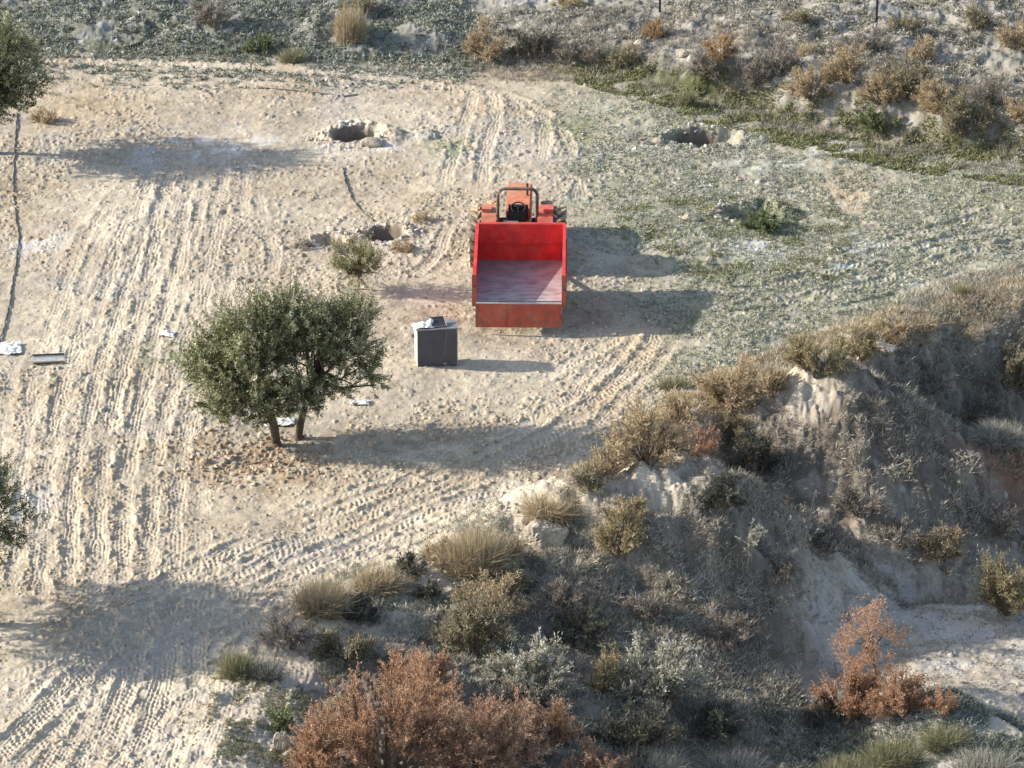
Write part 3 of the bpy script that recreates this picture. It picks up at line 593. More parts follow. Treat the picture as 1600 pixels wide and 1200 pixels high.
LIST = [
 # rim
 ('shrub', 1145, 645, 140, 105, 'tan', 'large tan shrub on the rim left of the upper pale mound', 'shrub', RIM),
 ('shrub', 1210, 615, 80, 50, 'tan', 'low tan shrub wedged between the large tan shrub and the upper pale mound', 'shrub', RIM),
 ('shrub', 1275, 582, 130, 78, 'broom', 'broad olive brown shrub right above the upper pale mound', 'shrub', RIM),
 ('shrub', 1340, 560, 95, 55, 'broom', 'olive brown shrub at the right end of the shrubs above the pale mound', 'shrub', RIM),
 ('shrub', 1010, 722, 150, 105, 'tan', 'wide feathery tan shrub on the rim right of the tree shadow', 'shrub', RIM),
 ('shrub', 955, 745, 90, 60, 'tan', 'short tan shrub at the tip of the tree shadow', 'shrub', RIM),
 ('shrub', 1060, 665, 90, 55, 'tan', 'low tan shrub between the feathery shrub and the large tan shrub', 'shrub', RIM),
 ('shrub', 1147, 690, 95, 48, 'broom', 'yellowish low shrub on the gully edge under the large tan shrub', 'shrub', RIM),
 ('shrub', 915, 768, 66, 46, 'olive', 'small dark olive shrub between the tree shadow and the lower pale mound', 'shrub', RIM),
 ('shrub', 1090, 712, 80, 62, 'pinkish', 'purplish dry shrub just above the lower pale mound', 'shrub', RIM),
 ('grass_tuft', 862, 805, 95, 42, 'blond', 'orange tan grass tuft above the half buried rock', 'grass', RIM),
 ('shrub', 975, 868, 84, 92, 'broom', 'tall yellowish stalky shrub on the face of the lower pale mound', 'shrub', RIM),
 ('shrub', 985, 820, 60, 60, 'tan', 'sparse tan shrub on top of the lower pale mound', 'shrub', RIM),
 ('grass_tuft', 745, 893, 110, 80, 'blond', 'pale pinkish grass tuft left of the half buried rock', 'grass', RIM),
 ('shrub', 790, 878, 60, 44, 'tan', 'small tan shrub touching the left side of the half buried rock', 'shrub', RIM),
 ('shrub', 690, 880, 90, 44, 'tan', 'low tan shrub at the lower edge of the tyre tracks', 'shrub', RIM),
 ('shrub', 640, 898, 62, 46, 'dark', 'dark green shrub left of the pale pinkish grass', 'shrub', RIM),
 ('shrub', 667, 934, 46, 36, 'dark', 'tiny dark shrub under the pale pinkish grass', 'shrub', RIM),
 ('grass_tuft', 505, 955, 100, 60, 'blond', 'blond grass tuft at the right end of the lower left shadow', 'grass', RIM),
 ('grass_tuft', 590, 920, 90, 44, 'blond', 'blond grass tuft between the tyre tracks and the dark grey bush', 'grass', RIM),
 ('shrub', 562, 966, 95, 46, 'dark', 'dark grey green bush right of the blond grass', 'shrub', RIM),
 ('shrub', 765, 968, 130, 84, 'tan', 'tan shrub above the olive brown bush and the big rusty bush', 'shrub', RIM),
 ('shrub', 738, 1022, 170, 100, 'olive', 'olive brown bush directly above the silver bush', 'shrub', RIM),
 ('shrub', 800, 930, 90, 55, 'olive', 'olive shrub just below the half buried rock', 'shrub', RIM),
 ('shrub', 445, 1012, 115, 62, 'grey', 'grey dead shrub in the lower left shadow', 'shrub', RIM),
 ('shrub', 535, 1026, 125, 58, 'olive', 'olive brown shrub above the big rusty bush, right of the grey dead shrub', 'shrub', RIM),
 ('grass_tuft', 370, 1056, 62, 52, 'tuft', 'pale green grass tuft at the lower edge of the shadow', 'grass', RIM),
 ('grass_tuft', 415, 1062, 60, 42, 'greytuft', 'grey grass tuft right of the pale green tuft', 'grass', RIM),
 ('shrub', 1395, 532, 90, 42, 'tan', 'low tan shrub on the rim right of the olive brown shrubs', 'shrub', RIM),
 ('shrub', 1582, 606, 75, 72, 'olive', 'round olive shrub at the right edge above the shaded slope', 'shrub', RIM),
 ('grass_tuft', 1440, 512, 60, 26, 'blond', 'thin blond tuft on the pale lip of the rim', 'grass', RIM),
 ('grass_tuft', 1560, 690, 95, 36, 'greytuft', 'grey grass tuft on the overhanging lip at the right', 'grass', RIM),
 # foreground
 ('shrub', 650, 1086, 150, 86, 'orange', 'rusty bush top rising behind the big rusty bush', 'bush', FORE),
 ('shrub', 600, 1215, 280, 195, 'orange', 'big rusty orange bush at the bottom, largest of the bushes', 'bush', FORE),
 ('shrub', 745, 1225, 230, 170, 'pinkish', 'brownish pink bush right of the big rusty bush', 'bush', FORE),
 ('shrub', 695, 1150, 200, 130, 'orange', 'rusty bush in the middle, between the big rusty bush and the pink one', 'bush', FORE),
 ('shrub', 800, 1180, 150, 110, 'pinkish', 'faded rusty bush in front of the left silver bush', 'bush', FORE),
 ('shrub', 860, 1165, 90, 84, 'orange', 'small rusty bush below the silver bush', 'bush', FORE),
 ('shrub', 925, 1225, 120, 82, 'pinkish', 'low faded rust bush at the bottom edge in front of the dark hollow', 'bush', FORE),
 ('shrub', 500, 1222, 100, 130, 'orange', 'bright rusty bush at the left flank of the big rusty bush', 'bush', FORE),
 ('shrub', 830, 1092, 190, 96, 'silver', 'left silver leaved bush beside the rusty bushes', 'bush', FORE),
 ('shrub', 1035, 1098, 200, 118, 'silver', 'right silver leaved bush above the dark hollow', 'bush', FORE),
 ('shrub', 945, 1078, 48, 88, 'broom', 'thin yellowish sprig between the two silver bushes', 'bush', FORE),
 ('shrub', 905, 1008, 170, 66, 'dark', 'dark bush behind the gap of the silver bushes', 'bush', FORE),
 ('shrub', 1010, 972, 95, 60, 'grey', 'grey yellow shrub on the slope above the right silver bush', 'shrub', FORE),
 ('shrub', 1130, 1004, 120, 56, 'grey', 'grey dry shrub right of and above the right silver bush', 'shrub', FORE),
 ('shrub', 890, 948, 100, 46, 'grey', 'grey dry shrub under the frosty ledge of the half buried rock', 'shrub', FORE),
 ('shrub', 1000, 1172, 190, 80, 'dark', 'dark shrub filling the hollow under the right silver bush', 'shrub', FORE),
 ('shrub', 1110, 1150, 120, 70, 'dark', 'dark shrub at the right side of the hollow', 'shrub', FORE),
 ('grass_tuft', 1010, 1212, 130, 52, 'greytuft', 'bluish frosted grass tuft at the bottom edge under the hollow', 'grass', FORE),
 ('grass_tuft', 1140, 1215, 120, 44, 'greytuft', 'frosted grass tuft at the bottom edge right of the hollow', 'grass', FORE),
 ('shrub', 1318, 1118, 165, 92, 'orange', 'rusty bush at the foot of the small rusty tree, left side', 'bush', FORE),
 ('shrub', 1408, 1118, 120, 76, 'orange', 'rusty bush at the foot of the small rusty tree, right side', 'bush', FORE),
 ('shrub', 1470, 1112, 62, 44, 'orange', 'low rusty bush beside the bright sandy patch', 'bush', FORE),
 ('shrub', 1290, 1130, 90, 46, 'dark', 'dark shrub tucked below the left rusty bush in the gully', 'shrub', FORE),
 ('grass_tuft', 1400, 1195, 105, 50, 'tuft', 'green grass tuft below the small rusty tree', 'grass', FORE),
 ('grass_tuft', 1475, 1165, 80, 40, 'tuft', 'olive green grass tuft right of the green one', 'grass', FORE),
 ('grass_tuft', 1535, 1212, 110, 46, 'greytuft', 'round frosted grass tuft in the lower right corner', 'grass', FORE),
 ('grass_tuft', 1330, 1222, 110, 46, 'tuft', 'green tuft at the bottom edge under the rusty tree', 'grass', FORE),
 ('shrub', 1572, 958, 112, 118, 'broom', 'yellow olive bush at the right edge of the frosty gully floor', 'bush', FORE),
 ('shrub', 1475, 868, 110, 52, 'tan', 'thin tan shrub at the back of the frosty gully floor', 'shrub', GUL),
 ('shrub', 1225, 905, 90, 56, 'grey', 'grey dead shrub at the foot of the lower mound', 'shrub', GUL),
 ('shrub', 1345, 800, 110, 60, 'grey', 'grey dead shrub in the middle of the shaded hollow', 'shrub', GUL),
 ('shrub', 1290, 860, 100, 56, 'grey', 'grey dead shrub behind the white dead thistle', 'shrub', GUL),
 ('shrub', 1410, 850, 90, 50, 'grey', 'grey dead shrub between the hollow and the thin tan shrub', 'shrub', GUL),
 ('shrub', 1130, 790, 100, 66, 'dark', 'dark shrub on the shaded side of the lower mound', 'shrub', GUL),
 ('shrub', 1180, 740, 110, 70, 'dark', 'dark shrub in the notch between the two mounds', 'shrub', GUL),
 ('shrub', 1450, 610, 110, 50, 'grey', 'grey dry shrub on the shaded slope right of the upper mound', 'shrub', GUL),
 ('shrub', 1530, 655, 90, 44, 'grey', 'grey dry shrub under the round olive shrub', 'shrub', GUL),
 ('shrub', 1560, 835, 80, 50, 'grey', 'grey dry shrub under the reddish cut bank', 'shrub', GUL),
 # far bank and terrace
 ('shrub', 762, 90, 72, 62, 'tan', 'tan shrub on the far bank behind the tractor', 'shrub', BNK),
 ('shrub', 835, 90, 96, 52, 'dark', 'dark grey shrub right of the tan shrub behind the tractor', 'shrub', BNK),
 ('shrub', 1128, 92, 62, 46, 'straw', 'bright orange tan shrub on the far bank right of the first post', 'shrub', BNK),
 ('shrub', 1105, 118, 80, 44, 'grey', 'dark stemmed dry shrub below the bright orange tan one', 'shrub', BNK),
 ('shrub', 1022, 62, 34, 38, 'straw', 'small orange shrub at the foot of the first post', 'shrub', BNK),
 ('shrub', 1218, 112, 96, 46, 'grey', 'dark grey shrub on the bank between the two posts', 'shrub', BNK),
 ('shrub', 1322, 126, 80, 62, 'tan', 'tan shrub on the bank below the second post', 'shrub', BNK),
 ('shrub', 1420, 150, 112, 66, 'olive', 'wide olive grey shrub on the bank right of the second post', 'shrub', BNK),
 ('shrub', 1510, 206, 104, 70, 'olive', 'dark olive shrub lowest on the right of the bank', 'shrub', BNK),
 ('shrub', 1365, 76, 80, 38, 'grey', 'grey shrub around the foot of the second post', 'shrub', BNK),
 ('shrub', 1440, 92, 52, 40, 'tan', 'pale tan shrub on the terrace right of the second post', 'shrub', BNK),
 ('shrub', 1582, 78, 64, 50, 'tan', 'orange tan shrub on the terrace at the right edge', 'shrub', BNK),
 ('shrub', 1525, 46, 60, 40, 'olive', 'olive shrub on the terrace left of the orange tan one', 'shrub', BNK),
 ('shrub', 1245, 36, 60, 24, 'olive', 'low olive shrub high on the terrace between the posts', 'shrub', BNK),
 ('shrub', 1415, 46, 60, 26, 'olive', 'low olive shrub high on the terrace just right of the second post', 'shrub', BNK),
 ('grass_tuft', 1262, 86, 34, 24, 'blond', 'pale cream tuft on the terrace between the posts', 'grass', BNK),
 ('grass_tuft', 548, 62, 52, 54, 'blond', 'tall blond tuft on the dark hillside behind the yard', 'grass', BNK),
 ('shrub', 562, 20, 90, 34, 'olive', 'dark olive shrub cut by the top edge', 'shrub', BNK),
 ('shrub', 330, 36, 90, 40, 'grey', 'wide grey shrub on the dark hillside', 'shrub', BNK),
 ('grass_tuft', 458, 96, 44, 26, 'tuft', 'yellow green tuft at the foot of the dark hillside', 'grass', BNK),
 ('shrub', 405, 78, 56, 26, 'green', 'fresh green weed clump on the dark hillside', 'weed', BNK),
 ('shrub', 890, 12, 70, 22, 'broom', 'yellowish shrub at the top edge left of the first post', 'shrub', BNK),
 ('shrub', 1590, 190, 60, 44, 'tan', 'tan shrub at the right edge below the bank', 'shrub', BNK),
 ('shrub', 1360, 200, 60, 34, 'green', 'green weed clump at the foot of the bank', 'weed', BNK),
 ('shrub', 1268, 150, 110, 50, 'tan', 'tan scrub low on the bank between the two posts', 'shrub', BNK),
 ('shrub', 1180, 128, 90, 44, 'grey', 'grey scrub on the bank right of the bright orange tan shrub', 'shrub', BNK),
 ('shrub', 1465, 172, 100, 52, 'tan', 'tan scrub between the wide olive grey and the lowest dark olive shrub', 'shrub', BNK),
 ('shrub', 1375, 158, 80, 50, 'tan', 'blond scrub under the wide olive grey shrub on the bank', 'shrub', BNK),
 ('shrub', 905, 96, 90, 40, 'grey', 'grey scrub on the bank straight behind the ruts of the right yard', 'shrub', BNK),
 ('shrub', 975, 104, 70, 36, 'olive', 'olive scrub on the bank left of the pale stone block', 'shrub', BNK),
 ('shrub', 1545, 165, 90, 46, 'grey', 'grey scrub near the right edge above the dark olive shrub', 'shrub', BNK),
 # yard
 ('grass_tuft', 1072, 166, 34, 32, 'tuft', 'green grass tuft behind the stony pit on the right', 'grass', YRD),
 ('shrub', 1190, 356, 90, 30, 'green', 'green weeds growing over the low mound in the yard', 'weed', YRD),
 ('grass_tuft', 1055, 606, 60, 26, 'tuft', 'low grey green tuft left of the large tan shrub', 'grass', YRD),
 ('grass_tuft', 1505, 462, 40, 26, 'tuft', 'tan green tuft near the right end of the curved ruts', 'grass', YRD),
 ('shrub', 70, 190, 60, 22, 'tan', 'low orange tan weeds under the upper left olive tree', 'weed', YRD),
 ('shrub', 540, 392, 70, 20, 'grey', 'frosted grey scrub between the two dug pits by the sapling', 'weed', YRD),
 ('shrub', 630, 392, 54, 18, 'tan', 'low tan scrub right of the pits by the sapling', 'weed', YRD),
 ('shrub', 476, 388, 46, 14, 'grey', 'frosted grey scrub left of the pits by the sapling', 'weed', YRD),
 ('shrub', 660, 345, 50, 14, 'tan', 'low tan scrub between the pits and the tractor wheel', 'weed', YRD),
 ('shrub', 440, 1140, 56, 40, 'green', 'bright green weed left of the big rusty bush', 'weed', YRD),
]
for a in LIST: plant(*a)

# small rusty tree in the gully
rt = G(1362, 1092); sr = scale_at(rt)
root = tag(empty('rusty_tree', rt), 'small rusty leaved tree with a bare leaning trunk in the gully', 'tree')
bm = bmesh.new(); tube(bm, [(.12, 0, -.1), (.08, 0, .5), (-.05, .05, 1.0), (-.12, .05, 1.5)], .04, 7, .018)
for a in ((-.5, .1, 1.55), (.4, 0, 1.6), (-.2, -.3, 1.9), (.1, .3, 1.9), (-.45, -.2, 1.3)): tube(bm, [(-.05, .05, .95), Vector((-.05, .05, 1.0)).lerp(Vector(a), .5)+Vector((0, 0, .1)), a], .018, 5, .006)
bm_obj('trunk', bm, BARK, root, smooth=True)
f = Plant(); rng = np.random.default_rng(77)
for c, r, n in (((-.15, 0, 1.62), (.50, .5, .46), 2200), ((-.5, 0, 1.2), (.38, .4, .36), 1200), ((.32, 0, 1.35), (.42, .35, .32), 1100), ((-.05, .1, 2.0), (.3, .3, .22), 500), ((-.3, -.1, .75), (.4, .35, .35), 1000), ((.25, 0, .6), (.4, .35, .35), 900), ((-.1, -.25, .95), (.55, .35, .45), 1700), ((.1, -.1, .35), (.8, .5, .35), 1600)):
    d = rng.normal(size=(n, 3)); d /= np.linalg.norm(d, axis=1, keepdims=True)
    p = np.array(c)+d*np.array(r)*(rng.uniform(0, 1, n)**.5*(.8+.45*rng.uniform(size=n)))[:, None]
    k = vn(p[:, 0]/.16, p[:, 2]/.16+p[:, 1]*3, 5) > .33; p, d = p[k], d[k]
    f.leaves(p, d+rng.normal(size=p.shape)*.6+np.array([0, 0, .3]), .05, .017, .5+.2*rng.normal(size=len(p)), rng)
f.build('crown', KINDS['orange'][0], root)

# dead thistles
def thistle(px, py, wpx, hpx, label, seed):
    rng = np.random.default_rng(seed); p = G(px, py); s = scale_at(p); h = hpx/s/.9; wd = wpx/s
    root = tag(empty('dead_thistle', p), label, 'dead weed', 'dead thistles in the gully'); st = Plant(); hd = Plant()
    for k in range(5):
        b = np.array([rng.normal()*.05, rng.normal()*.05, -.05]); e = np.array([rng.uniform(-.5, .5)*wd, rng.uniform(-.3, .3)*wd, h*rng.uniform(.75, 1.05)])
        m = (b+e)/2+np.array([0, 0, h*.1]); a = np.array([b, m]); c = np.array([m, e]); st.sticks(a, c, .014, .009)
        for q in range(6):
            t = rng.uniform(.3, 1); o = (b*(1-t)+e*t)+np.array([0, 0, h*.1*4*t*(1-t)*.5]); t2 = o+np.array([rng.normal()*.2*wd, rng.normal()*.2*wd, h*rng.uniform(.02, .22)])
            st.sticks(o[None], t2[None], .008, .004)
            n = 7; hd.leaves(np.repeat(t2[None], n, 0), rng.normal(size=(n, 3))+np.array([0, 0, .3]), .09, .022, .55+.2*rng.normal(size=n), rng)
    st.build('stems', PALETWIG, root); hd.build('leaves', KINDS['greytuft'][0], root)
for a in ((1245, 885, 60, 100, 'tall bleached thistle stalk at the left of the gully weeds', 3), (1500, 775, 56, 70, 'bleached thistle standing before the dark hollow on the right', 4),
          (1170, 888, 50, 70, 'thin bleached thistle on the foot of the lower mound', 5), (1400, 775, 50, 60, 'bleached thistle in the centre of the shaded hollow', 6), (1335, 735, 46, 52, 'small bleached thistle under the crest of the upper mound', 9)): thistle(*a)

# ------------------------------------------------------------------ uncountable ground cover
def scatter(name, poly, n, m, seed, ln, wd, per, label, up=.5, clus=.6, thr=.45, z=0.0, fade=None, keep=None):
    rng = np.random.default_rng(seed)
    px = np.array([a for a, b in poly]); py = np.array([b for a, b in poly])
    X = rng.uniform(px.min(), px.max(), n*3); Y = rng.uniform(py.min(), py.max(), n*3)
    ins = np.zeros(len(X), bool); j = len(px)-1
    for i in range(len(px)):
        c = ((py[i] > Y) != (py[j] > Y)) & (X < (px[j]-px[i])*(Y-py[i])/(py[j]-py[i]+1e-9)+px[i]); ins ^= c; j = i
    X, Y = X[ins][:n], Y[ins][:n]
    if keep is not None: ok = rng.uniform(size=len(X)) < keep(X, Y); X, Y = X[ok], Y[ok]
    if fade: ok = rng.uniform(size=len(X)) > np.clip((Y-fade[0])/(fade[1]-fade[0]), 0, 1); X, Y = X[ok], Y[ok]
    wx = np.empty((len(X), 2))
    for i in range(len(X)): wx[i] = P(X[i], Y[i], z)[:2]
    k = vn(wx[:, 0]/clus, wx[:, 1]/clus, seed+9)*.6+vn(wx[:, 0]/.3, wx[:, 1]/.3, seed+19)*.4 > thr
    wx = wx[k]; n = len(wx)
    zz, kk = terrain(wx[:, 0], wx[:, 1]); bare = np.maximum(blob(wx[:, 0], wx[:, 1], 1005, 772, 1.4, 1.1, .7), blob(wx[:, 0], wx[:, 1], 1262, 598, .9, .6, .9)); k = (kk['smooth'] < .45) & (bare < rng.uniform(.15, .7, len(wx))); wx, zz = wx[k], zz[k]; n = len(wx)
    j = np.repeat(np.arange(n), per); b = np.stack([wx[j, 0], wx[j, 1], zz[j]-.012], 1)+rng.normal(size=(n*per, 3))*np.array([.03, .03, .004])
    d = rng.normal(size=(n*per, 3))*np.array([1, 1, .25])+np.array([0, 0, up])
    sz = rng.uniform(.6, 1.4, n)[j]
    f = Plant(); f.leaves(b, d, ln*sz*rng.uniform(.7, 1.2, n*per), wd*sz, .48+.14*rng.normal(size=n)[j]+.14*rng.normal(size=n*per), rng)
    o = f.build(name, m, None); return tag(o, label, 'ground cover', kind='stuff')
WEEDM = leaf_mat('yard_weed_leaf', [(.095, .11, .06), (.25, .255, .175), (.43, .43, .35), (.66, .67, .63)])
HILLM = leaf_mat('hillside_weed_leaf', [(.045, .052, .033), (.15, .165, .115), (.34, .355, .30), (.66, .67, .63)])
BANKM = leaf_mat('bank_weed_leaf', [(.055, .06, .025), (.15, .158, .068), (.29, .285, .14), (.52, .49, .33)])
TERRM = leaf_mat('terrace_weed_leaf', [(.10, .09, .06), (.24, .22, .16), (.42, .40, .34), (.58, .57, .54)])
GULM = leaf_mat('gully_weed_stem', [(.09, .078, .062), (.28, .245, .195), (.48, .43, .35), (.66, .61, .53)])
def rkeep(X, Y):
    w2 = np.array([P(a, b)[:2] for a, b in zip(X, Y)]); return right_mask(w2[:, 0], w2[:, 1])**1.3*.96+.04
scatter('yard_weeds', [(840, 110), (960, 130), (1100, 165), (1600, 262), (1640, 470), (1400, 500), (1180, 560), (1060, 640), (900, 640), (890, 500), (890, 300), (820, 180)], 66000, WEEDM, 1, .065, .022, 5, 'low frosted weeds over the right half of the yard', .45, .6, .38, keep=rkeep)
scatter('yard_weeds', [(960, 330), (1100, 300), (1330, 330), (1330, 440), (1150, 460), (980, 400)], 8000, BANKM, 12, .075, .022, 5, 'green weeds around the low mound in the yard', .5, .5, .52)
scatter('yard_weeds', [(-10, 110), (900, 110), (900, 500), (860, 680), (420, 1010), (330, 1210), (-10, 1210)], 9000, WEEDM, 16, .05, .02, 5, 'sparse dark weeds dotted over the sandy left half of the yard', .35, .5, .56)
scatter('hillside_weeds', [(-20, -10), (720, -10), (760, 60), (740, 130), (600, 125), (450, 126), (330, 122), (200, 118), (90, 112), (-20, 108)], 15000, HILLM, 2, .11, .035, 6, 'dense dark frosted weeds on the hillside at the upper left', .7, .8, .36, .4, (60, 122))
scatter('bank_weeds', [(900, 100), (970, 96), (1100, 128), (1250, 160), (1400, 190), (1600, 226), (1620, 282), (1400, 248), (1250, 220), (1100, 182), (960, 138), (900, 122)], 13000, BANKM, 3, .10, .030, 6, 'yellow green weeds along the foot of the far bank', .7, .6, .45, .2)
scatter('bank_weeds', [(740, 40), (960, 30), (1100, 60), (1250, 80), (1400, 120), (1640, 190), (1620, 262), (1400, 222), (1250, 190), (1100, 150), (960, 112), (740, 100)], 7000, KINDS['grey'][0], 13, .15, .012, 7, 'grey brown dry scrub standing over the slope of the far bank', 1.1, .8, .45, .4)
scatter('terrace_weeds', [(740, 0), (1620, 0), (1620, 190), (1400, 130), (1250, 80), (1050, 50), (800, 50)], 16000, TERRM, 4, .11, .03, 5, 'grey frosted dry weeds over the far terrace', .6, .7, .45, .9)
scatter('gully_weeds', [(1090, 700), (1200, 640), (1320, 590), (1480, 520), (1620, 490), (1640, 880), (1400, 890), (1250, 920), (1150, 930), (1060, 840)], 22000, GULM, 5, .18, .012, 4, 'dry grey stems littering the shaded gully slope', .9, .6, .42, -1.4)
scatter('gully_weeds', [(840, 880), (1060, 850), (1250, 930), (1240, 1200), (900, 1210), (780, 1000)], 14000, GULM, 6, .16, .011, 5, 'dry grey stems over the near slope of the gully', .9, .6, .42, -1.0)
scatter('gully_weeds', [(1200, 880), (1640, 900), (1640, 1150), (1420, 1120), (1250, 1060)], 3500, GULM, 17, .07, .02, 5, 'sparse dark weeds dotted over the frosty gully floor', .4, .35, .52, -2.1)
scatter('gully_weeds', [(1180, 1100), (1420, 1130), (1640, 1160), (1640, 1240), (1180, 1240)], 9000, HILLM, 7, .10, .014, 7, 'frosted low weeds on the gully floor in the lower right', .8, .6, .40, -2.0)
scatter('rim_weeds', [(330, 1060), (440, 1000), (640, 900), (820, 830), (860, 900), (700, 1010), (560, 1080), (470, 1200), (320, 1200)], 9000, KINDS['tuft'][0], 8, .08, .014, 5, 'dry yellow weeds along the near rim of the gully', .7, .5, .50, 0)
scatter('rim_grass', [(800, 790), (950, 700), (1050, 620), (1180, 560), (1400, 490), (1620, 440), (1640, 480), (1400, 540), (1200, 640), (1060, 740), (900, 800)], 13000, KINDS['tan'][0], 9, .14, .013, 6, 'thin tan grass along the far rim of the gully', .9, .5, .42, 0)

scatter('slope_scrub', [(470, 960), (640, 900), (800, 860), (900, 850), (1060, 900), (1220, 980), (1250, 1100), (1200, 1220), (900, 1220), (700, 1100), (520, 1060)], 17000, KINDS['silver'][0], 14, .12, .014, 6, 'low frosted scrub covering the near slope of the gully', .9, .7, .47, -.9)
scatter('slope_scrub', [(1380, 520), (1640, 460), (1640, 700), (1480, 680), (1400, 600)], 7000, KINDS['greytuft'][0], 15, .13, .013, 6, 'frosted grey scrub over the shaded slope at the right', .9, .7, .42, -.6)
# clods of soil lying loose: one uncountable mass
def ico():
    bm = bmesh.new(); bmesh.ops.create_icosphere(bm, subdivisions=1, radius=1); bm.verts.ensure_lookup_table()
    v = np.array([q.co[:] for q in bm.verts]); f = np.array([[l.index for l in fc.verts] for fc in bm.faces]); bm.free(); return v, f
IV, IF = ico()
def clods(name, xy, size, m, seed, label, cat='clods'):
    rng = np.random.default_rng(seed); n = len(xy); z = TZD(xy[:, 0], xy[:, 1])
    j = 1+.28*rng.normal(size=(n, len(IV), 1)); sc_ = size[:, None]*rng.uniform(.6, 1.25, (n, 3))*np.array([1, 1, .75])
    V = IV[None]*j*sc_[:, None]; a = rng.uniform(0, 6.28, n); ca, sa = np.cos(a)[:, None], np.sin(a)[:, None]
    V = np.stack([V[..., 0]*ca-V[..., 1]*sa, V[..., 0]*sa+V[..., 1]*ca, V[..., 2]], -1)+np.stack([xy[:, 0], xy[:, 1], z+size*.25], -1)[:, None]
    F = IF[None]+(np.arange(n)*len(IV))[:, None, None]
    o = np_mesh(name, V.reshape(-1, 3), F.reshape(-1, 3), m, np.repeat(np.clip(.5+.25*rng.normal(size=n), 0, 1), len(IV)))
    return tag(o, label, cat, kind='stuff')
rng = np.random.default_rng(50)
N = 26000; py = rng.uniform(110, 1200, N); px = rng.uniform(-20, 1200, N)
xy = np.array([P(a, b)[:2] for a, b in zip(px, py)]); k = terrain(xy[:, 0], xy[:, 1])[1]
dens = .10+.9*np.clip(.8*sstep(.45, .7, k['zone'])+.7*k['churn'], 0, 1)
ok = (k['sg'] < 0) & (k['bk'] < 0) & (k['smooth'] < .3) & (rng.uniform(size=N) < dens*(1-.85*k['calm'])*(1-.5*k['right']))
CLODM = leaf_mat('clod_soil', [(.26, .19, .12), (.44, .35, .235), (.52, .43, .30), (.58, .52, .43)], .95, 0)
clods('soil_clods', xy[ok], .010+.036*rng.uniform(size=ok.sum())**3.5, CLODM, 51, 'loose pale clods of soil between the tyre tracks')
cs = []
for px_, py_, r, dp, rim in PITS:
    c = P(px_, py_); n = int(170*r); a = rng.uniform(0, 6.28, n); q = r*(1.12+.85*np.abs(rng.normal(size=n)*.55)); cs.append(np.stack([c[0]+q*np.cos(a), c[1]+q*np.sin(a)], 1))
cs = np.concatenate(cs)
FROSTM = leaf_mat('frosty_clod', [(.22, .185, .145), (.36, .32, .265), (.47, .45, .42), (.58, .57, .56)], .95, 0)
clods('soil_clods', cs, .02+.07*rng.uniform(size=len(cs))**3, FROSTM, 52, 'frosty clods heaped around the dug pits')
c = P(395, 712); n = 170; tb = np.stack([c[0]+rng.normal(size=n)*.95, c[1]+rng.normal(size=n)*.85], 1)
LEAFM = leaf_mat('rusty_clod', [(.14, .08, .045), (.25, .16, .095), (.38, .29, .19), (.48, .41, .30)], .95, 0)
clods('soil_clods', tb, .02+.05*rng.uniform(size=n)**2, LEAFM, 53, 'reddish brown clods dug up round the foot of the olive tree')

# ------------------------------------------------------------------ stones one can count
STONE = mat('pale_stone', (.42, .37, .29), .9, vary=.4, scale=7, bump=.6)
def rock(px, py, wpx, hpx, label, seed, name='rock', group=None, dz=0.0):
    p = G(px, py); s = scale_at(p); rng = np.random.default_rng(seed); bm = bmesh.new()
    bmesh.ops.create_icosphere(bm, subdivisions=4, radius=1)
    dirs = [Vector(rng.normal(size=3)).normalized() for _ in range(13)]; cut = [rng.uniform(.55, .9) for _ in dirs]
    for v in bm.verts:
        n = v.co.normalized(); r = min([1.0]+[c/max(n.dot(d), .05) for d, c in zip(dirs, cut) if n.dot(d) > .05])
        q = n*5; r *= 1+.05*math.sin(q.x*3+seed)*math.sin(q.y*4)+.03*math.sin(q.z*9+q.x*5)
        v.co = n*r
    bmesh.ops.scale(bm, vec=(wpx/s*.55, wpx/s*.42, hpx/s*.62), verts=bm.verts)
    o = bm_obj(name, bm, STONE); o.location = p+Vector((0, 0, hpx/s*.22+dz)); o.rotation_euler = (0, 0, rng.uniform(-.4, .4))
    return tag(o, label, 'rock', group)
RK = 'pale stones on the ground'
for a in ((852, 846, 80, 46, 'half buried boulder with a lit flank on the rim of the gully', 1), (1012, 226, 16, 11, 'small white stone left of the stony pit on the right', 2, 'rock', RK), (1030, 224, 20, 12, 'bigger white stone at the left lip of the stony pit', 3, 'rock', RK),
          (1408, 186, 14, 9, 'white stone in the green weeds at the foot of the bank', 4, 'rock', RK), (1000, 78, 22, 20, 'pale stone block sticking out of the bank near the first post', 5, 'rock', RK), (1068, 86, 24, 14, 'pale stone under the bright orange tan shrub', 6, 'rock', RK),
          (580, 228, 34, 16, 'frosty clod beside the dark pit behind the sapling', 7, 'rock', RK), (1080, 345, 28, 16, 'pale stone on the low mound of the yard', 8, 'rock', RK), (440, 1170, 24, 40, 'pale stone at the left flank of the big rusty bush', 9, 'rock', RK), (620, 1018, 46, 16, 'pale stone above the rusty bush top', 10, 'rock', RK),
          (1380, 548, 44, 18, 'pale stone on the rim behind the upper mound', 11, 'rock', RK), (1395, 912, 20, 14, 'grey stone on the frosty floor of the gully', 12, 'rock', RK), (700, 925, 40, 12, 'pale stone below the pale pinkish grass', 13, 'rock', RK), (1590, 926, 18, 14, 'pale stone by the yellow olive bush', 14, 'rock', RK),
          (350, 722, 14, 11, 'light stone among the reddish clods under the tree', 15, 'rock', RK)): rock(*a)

